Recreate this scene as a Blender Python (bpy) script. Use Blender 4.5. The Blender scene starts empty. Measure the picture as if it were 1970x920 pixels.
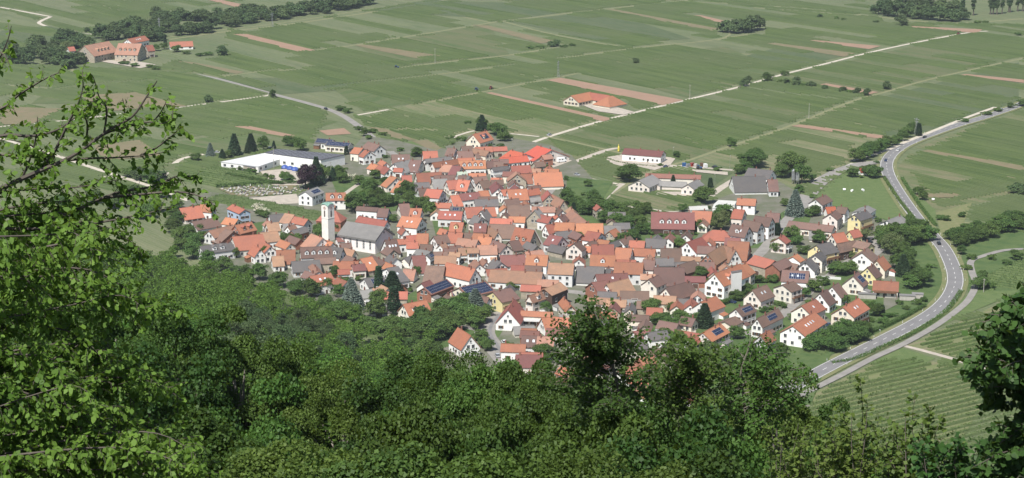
import bpy, math, random, bisect
import numpy as np
from mathutils import Vector, Matrix
random.seed(7); np.random.seed(7)
S = bpy.context.scene
COL = S.collection
R = math.radians
# ------------------------------------------------------------------ camera
F, EYE = 3700.0, 239.0
PITCH = math.atan2(903.0, F)
cam = bpy.data.cameras.new('camera'); camo = bpy.data.objects.new('camera', cam); COL.objects.link(camo)
cam.sensor_width = 36; cam.lens = F/1970*36; cam.clip_start = 0.5; cam.clip_end = 9000
camo.location = (0, 0, EYE); camo.rotation_euler = (R(90)-PITCH, 0, 0)
S.camera = camo
S.render.resolution_x, S.render.resolution_y = 1024, 478
# ------------------------------------------------------------------ light
HAZE = 0.00006
SUN_EL, SUN_AZ = 56.0, 205.0      # azimuth the light comes from, clockwise from +Y
W = bpy.data.worlds.new('World'); S.world = W; W.use_nodes = True
nt = W.node_tree; nt.nodes.clear()
sky = nt.nodes.new('ShaderNodeTexSky'); sky.sky_type = 'NISHITA'; sky.sun_disc = False
sky.sun_elevation = R(SUN_EL); sky.sun_rotation = R(SUN_AZ)
bg = nt.nodes.new('ShaderNodeBackground'); bg.inputs[1].default_value = 0.072
wo = nt.nodes.new('ShaderNodeOutputWorld')
nt.links.new(sky.outputs[0], bg.inputs[0]); nt.links.new(bg.outputs[0], wo.inputs[0])
sl = bpy.data.lights.new('sun', 'SUN'); sl.energy = 4.4; sl.angle = R(0.5); sl.color = (1, .965, .90)
so = bpy.data.objects.new('sun', sl); COL.objects.link(so)
sd = Vector((math.sin(R(SUN_AZ))*math.cos(R(SUN_EL)), math.cos(R(SUN_AZ))*math.cos(R(SUN_EL)), math.sin(R(SUN_EL))))
so.rotation_euler = sd.to_track_quat('Z', 'Y').to_euler()
S.view_settings.view_transform = 'Standard'; S.view_settings.look = 'None'
S.view_settings.exposure = 0.58; S.view_settings.gamma = 1
S.cycles.max_bounces = 5; S.cycles.diffuse_bounces = 2; S.cycles.glossy_bounces = 1
S.cycles.transmission_bounces = 3; S.cycles.transparent_max_bounces = 4; S.cycles.volume_bounces = 0
# ------------------------------------------------------------------ survey maths: a picture bearing -> a place on level z
CP, SP = math.cos(PITCH), math.sin(PITCH)
def ray(x, y):
    dx = (x-985)/F; dy = (460-y)/F
    return dx, CP+dy*SP, -SP+dy*CP
def at(x, y, z=0.0):
    a, b, c = ray(x, y); t = (z-EYE)/c
    return Vector((a*t, b*t, z))
def at_d(x, y, d):
    a, b, c = ray(x, y); t = d/math.hypot(a, b)
    return Vector((a*t, b*t, EYE+c*t))
def px_of(X, Y, Z):
    zc = Y*CP-(Z-EYE)*SP; up = Y*SP+(Z-EYE)*CP
    return 985+F*X/zc, 460-F*up/zc
# ------------------------------------------------------------------ materials
MATS = {}
def nodes(name):
    m = bpy.data.materials.new(name); m.use_nodes = True; MATS[name] = m
    t = m.node_tree; return m, t, t.nodes['Principled BSDF']
def N(t, k, **kw):
    n = t.nodes.new(k)
    for a, v in kw.items(): setattr(n, a, v)
    return n
def mixc(t, fac, a, b, mode='MIX'):
    n = N(t, 'ShaderNodeMix', data_type='RGBA', blend_type=mode)
    for s, v in ((n.inputs[0], fac), (n.inputs[6], a), (n.inputs[7], b)):
        if isinstance(v, bpy.types.NodeSocket): t.links.new(v, s)
        elif isinstance(v, (int, float)): s.default_value = v
        else: s.default_value = (*v[:3], 1)
    return n.outputs[2]
def math_(t, op, a, b=0.0, clamp=False):
    n = N(t, 'ShaderNodeMath', operation=op, use_clamp=clamp)
    for s, v in ((n.inputs[0], a), (n.inputs[1], b)):
        if isinstance(v, bpy.types.NodeSocket): t.links.new(v, s)
        else: s.default_value = v
    return n.outputs[0]
def ramp(t, f, lo, hi):
    n = N(t, 'ShaderNodeMapRange'); t.links.new(f, n.inputs[0]); n.inputs[1].default_value = lo; n.inputs[2].default_value = hi
    return n.outputs[0]
def noise(t, vec, scale, detail=3, rough=.6):
    n = N(t, 'ShaderNodeTexNoise'); n.inputs['Scale'].default_value = scale; n.inputs['Detail'].default_value = detail
    n.inputs['Roughness'].default_value = rough
    if vec is not None: t.links.new(vec, n.inputs['Vector'])
    return n.outputs['Fac']
def coord(t, kind='Object'): return N(t, 'ShaderNodeTexCoord').outputs[kind]
def rnd(t): return N(t, 'ShaderNodeObjectInfo').outputs['Random']
def simple(name, c, rough=.7, metal=0, var=.25, scale=.6, kind='Object', obvar=.12):
    m, t, b = nodes(name); v = coord(t, kind)
    n = ramp(t, noise(t, v, scale, 4), .3, .7)
    dark = [x*(1-var) for x in c]; hi = [min(.95, x*(1+var*.4)) for x in c]
    o = mixc(t, n, dark, hi)
    if obvar:
        r = N(t, 'ShaderNodeMapRange'); t.links.new(rnd(t), r.inputs[0]); r.inputs[3].default_value = 1-obvar; r.inputs[4].default_value = 1+obvar*.6
        h = N(t, 'ShaderNodeHueSaturation'); t.links.new(o, h.inputs['Color']); t.links.new(r.outputs[0], h.inputs['Value']); o = h.outputs[0]
    t.links.new(o, b.inputs['Base Color']); b.inputs['Roughness'].default_value = rough; b.inputs['Metallic'].default_value = metal
    return m
def roofmat(name, c, c2, patch=.5, rows=True, rough=.8):
    """clay tiles: rows across the slope, lichen and replaced patches"""
    m, t, b = nodes(name); v = coord(t)
    off = N(t, 'ShaderNodeVectorMath', operation='ADD'); t.links.new(v, off.inputs[0])
    cmb = N(t, 'ShaderNodeCombineXYZ'); k = math_(t, 'MULTIPLY', rnd(t), 300.0)
    for i in range(3): t.links.new(k, cmb.inputs[i])
    t.links.new(cmb.outputs[0], off.inputs[1]); vv = off.outputs[0]
    big = ramp(t, noise(t, vv, .22, 5, .7), .42-.1*patch, .72)
    o = mixc(t, big, c, c2)
    sp = ramp(t, noise(t, vv, 2.2, 3, .8), .35, .75)
    o = mixc(t, math_(t, 'MULTIPLY', sp, .55), o, [x*.5 for x in c])
    if rows:
        sx = N(t, 'ShaderNodeSeparateXYZ'); t.links.new(v, sx.inputs[0])
        w1 = math_(t, 'PINGPONG', sx.outputs[2], .14); w1 = math_(t, 'MULTIPLY', w1, 1/.14)
        w2 = math_(t, 'PINGPONG', sx.outputs[0], .12); w2 = math_(t, 'MULTIPLY', w2, 1/.12)
        o = mixc(t, math_(t, 'MULTIPLY', math_(t, 'SUBTRACT', 1.0, w1), .30), o, [x*.4 for x in c])
        bp = N(t, 'ShaderNodeBump'); bp.inputs['Strength'].default_value = .35; bp.inputs['Distance'].default_value = .05
        t.links.new(math_(t, 'ADD', w1, w2), bp.inputs['Height']); t.links.new(bp.outputs[0], b.inputs['Normal'])
    r = N(t, 'ShaderNodeMapRange'); t.links.new(rnd(t), r.inputs[0]); r.inputs[3].default_value = .76; r.inputs[4].default_value = 1.22
    h = N(t, 'ShaderNodeHueSaturation'); t.links.new(o, h.inputs['Color']); t.links.new(r.outputs[0], h.inputs['Value'])
    r2 = N(t, 'ShaderNodeMapRange'); t.links.new(math_(t, 'FRACT', math_(t, 'MULTIPLY', rnd(t), 17.3)), r2.inputs[0]); r2.inputs[3].default_value = .488; r2.inputs[4].default_value = .512
    t.links.new(r2.outputs[0], h.inputs['Hue'])
    t.links.new(h.outputs[0], b.inputs['Base Color']); b.inputs['Roughness'].default_value = rough
    return m
ROOFC = {
 'o': ('orange tiled', roofmat('tile_orange', (.43,.160,.092), (.33,.135,.088), .35)),
 'r': ('red-brown tiled', roofmat('tile_red', (.36,.130,.082), (.27,.11,.08), .5)),
 't': ('faded tan tiled', roofmat('tile_tan', (.41,.215,.14), (.26,.165,.12), .7)),
 'b': ('brown tiled', roofmat('tile_brown', (.195,.115,.09), (.14,.092,.078), .6)),
 'B': ('mottled dark brown', roofmat('tile_mottled', (.15,.10,.08), (.27,.165,.12), 1.0)),
 'k': ('dark grey', roofmat('tile_dark', (.125,.118,.118), (.16,.14,.13), .5)),
 'g': ('light grey', roofmat('roof_grey', (.23,.22,.21), (.17,.165,.16), .6, False)),
 'm': ('maroon', roofmat('tile_maroon', (.23,.092,.078), (.18,.085,.072), .5)),
 'R': ('vivid red', roofmat('roof_vivid', (.50,.115,.062), (.43,.105,.062), .2)),
 'G': ('pale green', roofmat('roof_green', (.34,.40,.31), (.28,.33,.27), .3, False)),
 'W': ('white flat', roofmat('roof_white', (.62,.62,.58), (.50,.49,.46), .3, False)),
}
WALLC = {
 'w': ('white', simple('plaster_white', (.84,.83,.80), .85, var=.08, scale=.5)),
 'c': ('cream', simple('plaster_cream', (.74,.67,.55), .85, var=.10, scale=.5)),
 'y': ('yellow', simple('plaster_yellow', (.78,.68,.36), .85, var=.08)),
 'u': ('pale blue', simple('plaster_blue', (.42,.52,.66), .85, var=.08)),
 's': ('sandstone', simple('sandstone', (.42,.37,.29), .9, var=.35, scale=.9)),
 'k': ('brick', simple('brick_wall', (.33,.14,.09), .9, var=.3, scale=1.2)),
 'n': ('dark timber', simple('timber_wall', (.075,.045,.035), .8, var=.3)),
}
WHITES = [WALLC['w'][1], WALLC['w'][1], WALLC['w'][1], WALLC['w'][1], simple('plaster_warm', (.80,.75,.66), .85, var=.12, scale=.5), simple('plaster_grey', (.68,.68,.67), .85, var=.12, scale=.5), simple('plaster_rose', (.76,.68,.62), .85, var=.12)]
M_GLASS = simple('window_glass', (.035,.042,.05), .12, var=.3, obvar=.3)
M_FRAME = simple('window_frame', (.72,.72,.70), .6, var=.05)
M_SHUT = simple('shutter_wood', (.16,.085,.05), .7)
M_CHIM = simple('chimney_brick', (.25,.11,.08), .9)
M_PANEL = simple('solar_cell', (.02,.03,.07), .18, var=.3)
M_RAIL = simple('panel_rail', (.55,.57,.62), .4, .3)
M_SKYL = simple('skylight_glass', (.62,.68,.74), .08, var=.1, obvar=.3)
M_DOOR = simple('door_wood', (.10,.055,.04), .6)
M_WOOD = simple('balcony_wood', (.20,.10,.055), .7)
M_COPPER = simple('copper_green', (.20,.34,.28), .6)
M_METAL = simple('steel', (.55,.56,.58), .35, .7)
M_CONC = simple('concrete', (.46,.43,.39), .9, var=.2)
M_WHITE = simple('white_paint', (.80,.80,.79), .5, var=.06)
M_BLACK = simple('rubber', (.02,.02,.02), .7)
# ------------------------------------------------------------------ mesh helpers
class MB:
    def __init__(s): s.v, s.f, s.m = [], [], []
    def poly(s, pts, faces, mi=0):
        o = len(s.v); s.v += [tuple(p) for p in pts]
        for q in faces: s.f.append([o+i for i in q]); s.m.append(mi)
    def box(s, x0, y0, z0, x1, y1, z1, mi=0):
        s.poly([(x0,y0,z0),(x1,y0,z0),(x1,y1,z0),(x0,y1,z0),(x0,y0,z1),(x1,y0,z1),(x1,y1,z1),(x0,y1,z1)],
               [(0,3,2,1),(4,5,6,7),(0,1,5,4),(1,2,6,5),(2,3,7,6),(3,0,4,7)], mi)
    def tube(s, a, b, ra, rb, n=8, mi=0, cap=True):
        a, b = Vector(a), Vector(b); d = (b-a); L = d.length
        if L < 1e-6: return
        q = d.to_track_quat('Z', 'Y'); o = len(s.v)
        for P, r in ((a, ra), (b, rb)):
            for i in range(n):
                t = 2*math.pi*i/n; s.v.append(tuple(P+q@Vector((r*math.cos(t), r*math.sin(t), 0))))
        for i in range(n):
            j = (i+1) % n; s.f.append([o+i, o+j, o+n+j, o+n+i]); s.m.append(mi)
        if cap:
            s.f.append([o+n+i for i in range(n)]); s.m.append(mi); s.f.append([o+i for i in range(n)][::-1]); s.m.append(mi)
    def lathe(s, prof, c=(0,0,0), n=16, mi=0):
        o = len(s.v); k = len(prof)
        for r, z in prof:
            for i in range(n):
                t = 2*math.pi*i/n; s.v.append((c[0]+r*math.cos(t), c[1]+r*math.sin(t), c[2]+z))
        for a in range(k-1):
            for i in range(n):
                j = (i+1) % n; s.f.append([o+a*n+i, o+a*n+j, o+(a+1)*n+j, o+(a+1)*n+i]); s.m.append(mi)
        s.f.append([o+(k-1)*n+i for i in range(n)]); s.m.append(mi)
    def mesh(s, name, mats):
        me = bpy.data.meshes.new(name); me.from_pydata(s.v, [], s.f)
        for m in (mats if isinstance(mats, (list, tuple)) else [mats]): me.materials.append(m)
        if any(s.m): me.polygons.foreach_set('material_index', s.m)
        me.update(); return me
def link(name, me, parent=None, loc=None, rot=None, scale=None):
    o = bpy.data.objects.new(name, me); COL.objects.link(o)
    if parent is not None: o.parent = parent
    if loc is not None: o.location = loc
    if rot is not None: o.rotation_euler = rot
    if scale is not None: o.scale = scale
    return o
def tag(o, label=None, cat=None, group=None, kind=None):
    if label: o['label'] = label
    if cat: o['category'] = cat
    if group: o['group'] = group
    if kind: o['kind'] = kind
    return o
def empty(name, loc, rz=0):
    o = link(name, None, None, loc, (0, 0, rz)); o.empty_display_size = .5; return o
def copy_tree(o, parent=None):
    c = o.copy(); COL.objects.link(c)
    if parent is not None: c.parent = parent
    for ch in list(o.children): copy_tree(ch, c)
    return c
# ------------------------------------------------------------------ hillside under the viewpoint
SIL = [(-200,380),(0,400),(330,470),(430,500),(560,540),(650,590),(760,640),(900,705),(1050,745),(1500,800),(1600,835),(1750,890),(1970,930),(2200,960)]
_a, _t, _k = [], [], []
for i, (x, y) in enumerate(SIL):
    a, b, c = ray(x, y); _a.append(math.atan2(a, b)); _t.append(-c/math.hypot(a, b)); _k.append(.085 if x < 600 else max(.02, .085-(x-600)/12000))
TREE_T = 12.0
def hill(x, y):
    d = math.hypot(x, y); az = math.atan2(x, max(y, .01))
    t = float(np.interp(az, _a, _t)); k = float(np.interp(az, _a, _k))
    df = (EYE-TREE_T)/t
    u = min(1.0, d/70.0); u = u*u*(3-2*u)
    T = 1.7+(TREE_T-1.7)*u
    return EYE-T-d*(t+k*u*max(0.0, 1-d/df))
def foot(az): return (EYE-TREE_T)/float(np.interp(az, _a, _t))
# ground cover materials
def rowmat(name, ang, soil, vine, pitch=2.0, cover=.6, blot=.35):
    """vines in rows seen from above, grass or bare earth between them"""
    m, t, b = nodes(name); v = coord(t)
    mp = N(t, 'ShaderNodeMapping'); mp.inputs['Rotation'].default_value = (0, 0, -R(ang)); t.links.new(v, mp.inputs[0])
    sx = N(t, 'ShaderNodeSeparateXYZ'); t.links.new(mp.outputs[0], sx.inputs[0])
    wob = math_(t, 'MULTIPLY', math_(t, 'SUBTRACT', noise(t, v, .05, 2), .5), 2.5)
    yy = math_(t, 'ADD', sx.outputs[1], wob)
    w = math_(t, 'MULTIPLY', math_(t, 'PINGPONG', yy, pitch/2), 2/pitch)
    nf = noise(t, v, .9, 3, .7)
    w = math_(t, 'ADD', w, math_(t, 'MULTIPLY', math_(t, 'SUBTRACT', nf, .5), 1.0))
    w = ramp(t, w, cover-.15, cover+.12)
    # rows get fuller and thinner along the slope, a few bays are bare
    st = N(t, 'ShaderNodeMapping'); st.inputs['Scale'].default_value = (.010, .09, 1); t.links.new(mp.outputs[0], st.inputs[0])
    bands = ramp(t, noise(t, st.outputs[0], 1.0, 4, .65), .42, .58)
    big = ramp(t, noise(t, v, .012, 4, .6), .3, .7)
    vine2 = mixc(t, math_(t, 'MULTIPLY', big, .6), vine, [vine[0]*1.45, vine[1]*1.2, vine[2]*1.15])
    soil2 = mixc(t, bands, soil, [vine[0]*1.1, vine[1]*1.15, vine[2]*.95])
    fine = ramp(t, noise(t, v, 1.1, 3, .85), .35, .68)
    sk = N(t, 'ShaderNodeMapping'); sk.inputs['Scale'].default_value = (.035, .42, 1); t.links.new(mp.outputs[0], sk.inputs[0])
    streak = ramp(t, noise(t, sk.outputs[0], 1.0, 4, .85), .42, .58)
    o = mixc(t, w, vine2, soil2)
    o = mixc(t, math_(t, 'MULTIPLY', streak, .55), o, soil)
    o = mixc(t, math_(t, 'MULTIPLY', fine, blot), o, [c*.45 for c in vine])
    t.links.new(o, b.inputs['Base Color']); b.inputs['Roughness'].default_value = .95
    b.inputs['Specular IOR Level'].default_value = .1
    return m
GR = (.072,.115,.042); SOIL = (.20,.155,.10); GRS = (.105,.145,.055)
def basemat():
    m, t, b = nodes('field_mosaic'); v = coord(t)
    mp = N(t, 'ShaderNodeMapping'); mp.inputs['Rotation'].default_value = (0, 0, R(53)); t.links.new(v, mp.inputs[0])
    # parcels: long strips laid side by side, each with its own cover
    def parcels(sx_, sy_, seed):
        br = N(t, 'ShaderNodeTexBrick'); br.offset = .37; br.squash = 1; br.inputs['Mortar Size'].default_value = 0
        br.inputs['Scale'].default_value = 1; br.inputs['Brick Width'].default_value = sx_; br.inputs['Row Height'].default_value = sy_
        br.inputs['Color1'].default_value = (0,0,0,1); br.inputs['Color2'].default_value = (1,1,1,1)
        mp2 = N(t, 'ShaderNodeMapping'); mp2.inputs['Location'].default_value = (seed*31.7, seed*17.1, 0)
        t.links.new(mp.outputs[0], mp2.inputs[0]); t.links.new(mp2.outputs[0], br.inputs['Vector'])
        return br.outputs['Color']
    p1, p2, p3 = parcels(150, 24, 1), parcels(210, 41, 2), parcels(97, 15, 5)
    sx = N(t, 'ShaderNodeSeparateXYZ'); t.links.new(mp.outputs[0], sx.inputs[0])
    wob = math_(t, 'MULTIPLY', math_(t, 'SUBTRACT', noise(t, v, .04, 2), .5), 3.0)
    w = math_(t, 'MULTIPLY', math_(t, 'PINGPONG', math_(t, 'ADD', sx.outputs[1], wob), 1.1), 1/1.1)
    nf = noise(t, v, .8, 3, .75)
    w = math_(t, 'ADD', w, math_(t, 'MULTIPLY', math_(t, 'SUBTRACT', nf, .5), 1.6))
    w = ramp(t, w, .25, .9)
    soil = mixc(t, math_(t, 'MULTIPLY', p2, .9), (.135,.18,.075), (.27,.235,.15))
    vine = mixc(t, p1, (.080,.118,.054), (.135,.168,.080))
    vine = mixc(t, math_(t, 'MULTIPLY', p3, .35), vine, (.13,.155,.07))
    o = mixc(t, math_(t, 'MULTIPLY', w, .62), vine, soil)
    st = N(t, 'ShaderNodeMapping'); st.inputs['Scale'].default_value = (.006, .12, 1); t.links.new(mp.outputs[0], st.inputs[0])
    bands = ramp(t, noise(t, st.outputs[0], 1.0, 5, .7), .43, .58)
    o = mixc(t, math_(t, 'MULTIPLY', bands, .45), o, (.062,.095,.04))
    big = ramp(t, noise(t, v, .008, 4, .6), .35, .7)
    o = mixc(t, math_(t, 'MULTIPLY', big, .25), o, (.15,.16,.085))
    sk = N(t, 'ShaderNodeMapping'); sk.inputs['Scale'].default_value = (.03, .36, 1); t.links.new(mp.outputs[0], sk.inputs[0])
    streak = ramp(t, noise(t, sk.outputs[0], 1.0, 4, .85), .42, .58)
    o = mixc(t, math_(t, 'MULTIPLY', streak, .5), o, (.20,.20,.125))
    fine = ramp(t, noise(t, v, .9, 3, .85), .35, .68)
    o = mixc(t, math_(t, 'MULTIPLY', fine, .42), o, (.05,.075,.034))
    t.links.new(o, b.inputs['Base Color']); b.inputs['Roughness'].default_value = .95
    b.inputs['Specular IOR Level'].default_value = .1
    return m
def grassmat(name, c, c2, sc=.25):
    m, t, b = nodes(name); v = coord(t)
    o = mixc(t, ramp(t, noise(t, v, sc, 5, .7), .3, .7), c, c2)
    o = mixc(t, math_(t, 'MULTIPLY', ramp(t, noise(t, v, 3.0, 3, .8), .4, .7), .5), o, [x*.5 for x in c])
    t.links.new(o, b.inputs['Base Color']); b.inputs['Roughness'].default_value = .95; b.inputs['Specular IOR Level'].default_value = .1
    return m
M_BASE = basemat()
M_GRASS = grassmat('grass', (.088,.135,.048), (.14,.178,.072))
M_GARDEN = grassmat('garden_green', (.055,.10,.035), (.12,.16,.06), .12)
M_VERGE = grassmat('dry_verge', (.22,.205,.11), (.12,.16,.06), .4)
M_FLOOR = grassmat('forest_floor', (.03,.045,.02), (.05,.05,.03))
M_EARTH = grassmat('bare_earth', (.33,.215,.155), (.28,.19,.135), .08)
M_EARTH2 = grassmat('weedy_earth', (.225,.175,.115), (.15,.155,.08), .1)
M_YARD = grassmat('village_ground', (.20,.185,.16), (.095,.12,.06), .09)
M_ASPH = simple('asphalt', (.185,.18,.18), .9, var=.15, scale=.15, obvar=0)
M_ASPH2 = simple('asphalt_pale', (.25,.235,.215), .9, var=.2, scale=.2, obvar=0)
M_TRACK = simple('concrete_track', (.50,.45,.37), .9, var=.25, scale=.25, obvar=0)
M_TRACKG = grassmat('grass_track', (.24,.23,.135), (.17,.19,.09), .3)
M_GRAVEL = simple('gravel', (.42,.37,.31), .95, var=.25, scale=.3, obvar=0)
M_LINE = simple('road_paint', (.72,.72,.68), .7, var=.1, obvar=0)
g = MB(); g.poly([(-4000,-300,0),(4000,-300,0),(4000,7000,0),(-4000,7000,0)], [(0,1,2,3)])
tag(link('ground', g.mesh('ground', M_BASE)), kind='structure')
LAY = [0]
def sheet(name, pts, mat, z):
    g = MB(); P = [at(x, y) for x, y in pts]
    g.poly([(p.x, p.y, z) for p in P], [list(range(len(P)))])
    me = g.mesh(name, mat)
    if me.polygons[0].normal.z < 0: me.flip_normals()
    return tag(link(name, me), kind='structure')
def catmull(P, n=6):
    out = []
    for i in range(len(P)-1):
        a, b, c, d = P[max(i-1, 0)], P[i], P[i+1], P[min(i+2, len(P)-1)]
        for k in range(n):
            t = k/n
            out.append(.5*((2*b)+(c-a)*t+(2*a-5*b+4*c-d)*t*t+(3*b-a-3*c+d)*t**3))
    out.append(P[-1]); return out
def offset(P, o):
    out = []
    for i, p in enumerate(P):
        d = (P[min(i+1, len(P)-1)]-P[max(i-1, 0)]).normalized(); out.append(p+Vector((-d.y, d.x, 0))*o)
    return out
def strip(name, P, o0, o1, mat, z, kind='structure'):
    A, B = offset(P, o0), offset(P, o1); n = len(P); g = MB()
    g.poly([(p.x, p.y, z) for p in A]+[(p.x, p.y, z) for p in B], [(i, i+1, n+i+1, n+i) for i in range(n-1)])
    me = g.mesh(name, mat)
    if me.polygons[0].normal.z < 0: me.flip_normals()
    return tag(link(name, me), kind=kind)
TRK = []
def track(pts, w, mat, z=.05, name='track'):
    P = catmull([at(x, y) for x, y in pts], 5); TRK.append((P, w))
    return strip(name, P, -w/2, w/2, mat, z)
SHEETS = []
def zs(i): return .012+.0045*i
# ---- sheets over the mosaic: vineyards, meadows, ploughed strips (corners by bearing)
V1 = rowmat('vines_across', -54, (.17,.16,.09), (.066,.108,.042), 2.2, .55)
V2 = rowmat('vines_pale', -54, (.25,.22,.14), (.085,.125,.052), 2.2, .45)
V3 = rowmat('vines_left', -38, (.16,.16,.09), (.070,.115,.042), 2.2, .55)
V4 = rowmat('vines_near', 33, (.19,.175,.105), (.12,.155,.065), 4.2, .5, .15)
V5 = rowmat('vines_churchside', -28, (.24,.21,.13), (.13,.17,.07), 2.7, .5, .15)
V6 = rowmat('vines_dark', -54, (.13,.15,.08), (.062,.095,.046), 2.2, .6)
V7 = rowmat('vines_long', 53, (.15,.16,.08), (.065,.105,.04), 2.2, .6)
V8 = rowmat('vines_bend', -48, (.22,.19,.12), (.07,.115,.042), 2.4, .5)
SH = [
 ('vineyard', [(1000,285),(1330,195),(1640,190),(1330,305),(1165,285)], V1), ('vineyard', [(1340,308),(1640,198),(1690,262),(1640,310),(1530,360),(1420,325)], V2),
 ('vineyard', [(1440,160),(1860,66),(1960,70),(1960,110),(1700,178),(1660,186)], V1), ('vineyard', [(1660,196),(1960,120),(1960,195),(1780,255),(1700,262)], V6),
 ('vineyard', [(740,215),(890,172),(1180,235),(1060,262),(960,258),(860,262)], V2), ('vineyard', [(700,228),(745,214),(880,258),(800,270)], V2),
 ('vineyard', [(1065,268),(1160,288),(1090,320),(1085,300)], V8), ('vineyard', [(1090,322),(1170,296),(1260,335),(1195,352)], V8),
 ('vineyard', [(1200,362),(1330,372),(1360,395),(1290,404),(1165,392)], V8), ('vineyard', [(1265,332),(1300,322),(1415,330),(1370,360)], V6),
 ('vineyard', [(1720,330),(1750,295),(1960,335),(1970,372),(1800,410),(1770,372)], V8), ('vineyard', [(1760,285),(1900,232),(1970,215),(1970,320)], V8),
 ('vineyard', [(1815,408),(1970,385),(1970,445),(1870,400)], V1), ('vineyard', [(1560,760),(1700,690),(1850,700),(1890,780),(1840,860),(1580,850)], V4),
 ('vineyard', [(1745,665),(1890,600),(1970,560),(1970,700),(1850,690)], V4), ('vineyard', [(1900,510),(1970,480),(1970,560),(1890,590)], V3),
 ('vineyard', [(300,320),(430,300),(470,300),(430,315),(560,355),(430,360),(350,345)], V3), ('vineyard', [(395,385),(440,375),(640,415),(640,440),(560,412),(440,398)], V5),
 ('vineyard', [(320,215),(500,190),(650,235),(560,262),(460,250),(330,270)], V7), ('vineyard', [(330,275),(460,255),(600,285),(500,285),(400,300)], V3),
 ('vineyard', [(0,60),(90,50),(190,70),(160,110),(0,100)], V6), ('vineyard', [(420,150),(560,150),(700,130),(720,170),(540,182)], V6),
 ('vineyard', [(640,170),(830,148),(960,170),(820,195),(700,215)], V7), ('vineyard', [(980,42),(1160,20),(1330,75),(1180,85)], V6),
 ('vineyard', [(690,90),(940,46),(980,105),(760,128)], V1), ('vineyard', [(1390,120),(1540,80),(1690,92),(1480,142)], V6),
 ('vineyard', [(820,0),(1170,14),(970,38),(700,20)], V6), ('vineyard', [(150,130),(330,130),(520,180),(330,200),(60,200)], V7),
 ('vineyard', [(1080,118),(1400,90),(1500,140),(1320,188),(1180,150)], V1),
 ('meadow', [(1545,395),(1620,335),(1700,330),(1790,440),(1690,420),(1600,395)], M_GRASS), ('meadow', [(1715,345),(1760,370),(1800,405),(1800,440),(1740,370)], M_GRASS),
 ('meadow', [(1090,362),(1190,358),(1150,400),(1090,395)], M_GRASS), ('meadow', [(755,275),(830,270),(850,300),(790,305)], M_GRASS),
 ('meadow', [(1800,410),(1870,390),(1850,440),(1810,450)], M_VERGE), ('meadow', [(1850,430),(1970,440),(1970,560),(1870,600),(1850,500)], M_GARDEN),
 ('meadow', [(1560,700),(1700,640),(1790,600),(1820,560),(1815,480),(1700,420),(1660,560),(1600,660)], M_GARDEN),
 ('meadow', [(1670,700),(1735,670),(1800,690),(1740,720)], M_GRASS), ('meadow', [(1870,560),(1900,560),(1960,560),(1750,655)], M_GRASS),
 ('ploughed_field', [(440,66),(475,66),(607,97),(575,101)], M_EARTH), ('ploughed_field', [(340,118),(370,120),(470,139),(455,143)], M_EARTH2),
 ('ploughed_field', [(448,244),(480,243),(572,262),(560,267)], M_EARTH), ('ploughed_field', [(614,252),(662,247),(676,258),(630,261)], M_EARTH),
 ('ploughed_field', [(1050,155),(1078,150),(1315,193),(1275,203)], M_EARTH), ('ploughed_field', [(928,180),(945,178),(1180,229),(1160,234)], M_EARTH),
 ('ploughed_field', [(1545,78),(1570,78),(1695,89),(1672,95)], M_EARTH), ('ploughed_field', [(1735,50),(1890,57),(1880,64),(1755,54)], M_EARTH),
 ('ploughed_field', [(1522,243),(1540,240),(1712,263),(1704,269)], M_EARTH), ('ploughed_field', [(1570,164),(1590,161),(1690,178),(1668,183)], M_EARTH),
 ('ploughed_field', [(1770,292),(1785,289),(1970,320),(1970,330)], M_EARTH2), ('ploughed_field', [(1845,145),(1860,143),(1970,154),(1970,160)], M_EARTH),
 ('ploughed_field', [(1335,30),(1350,30),(1400,42),(1385,45)], M_EARTH), ('ploughed_field', [(400,0),(425,0),(480,12),(465,17)], M_EARTH),
 ('ploughed_field', [(1165,20),(1180,18),(1385,56),(1370,60)], M_EARTH2), ('ploughed_field', [(908,48),(940,50),(1070,80),(1040,84)], M_EARTH2),
 ('ploughed_field', [(683,88),(700,86),(850,108),(800,113)], M_EARTH2), ('ploughed_field', [(710,245),(740,248),(800,270),(765,271)], M_EARTH2),
 ('ploughed_field', [(792,272),(823,270),(862,292),(850,300)], M_EARTH2), ('ploughed_field', [(1470,85),(1490,83),(1645,103),(1625,110)], M_EARTH2),
 ('ploughed_field', [(150,185),(260,178),(360,205),(200,215)], M_EARTH2), ('ploughed_field', [(180,280),(270,270),(310,300),(200,310)], M_EARTH2),
 ('ploughed_field', [(0,205),(120,210),(60,240),(0,240)], M_EARTH2), ('ploughed_field', [(1760,375),(1840,372),(1850,380),(1770,382)], M_EARTH2),
]
for i, (n, p, m) in enumerate(SH): sheet(n, p, m, zs(i)); SHEETS.append((n, p, m))
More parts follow.
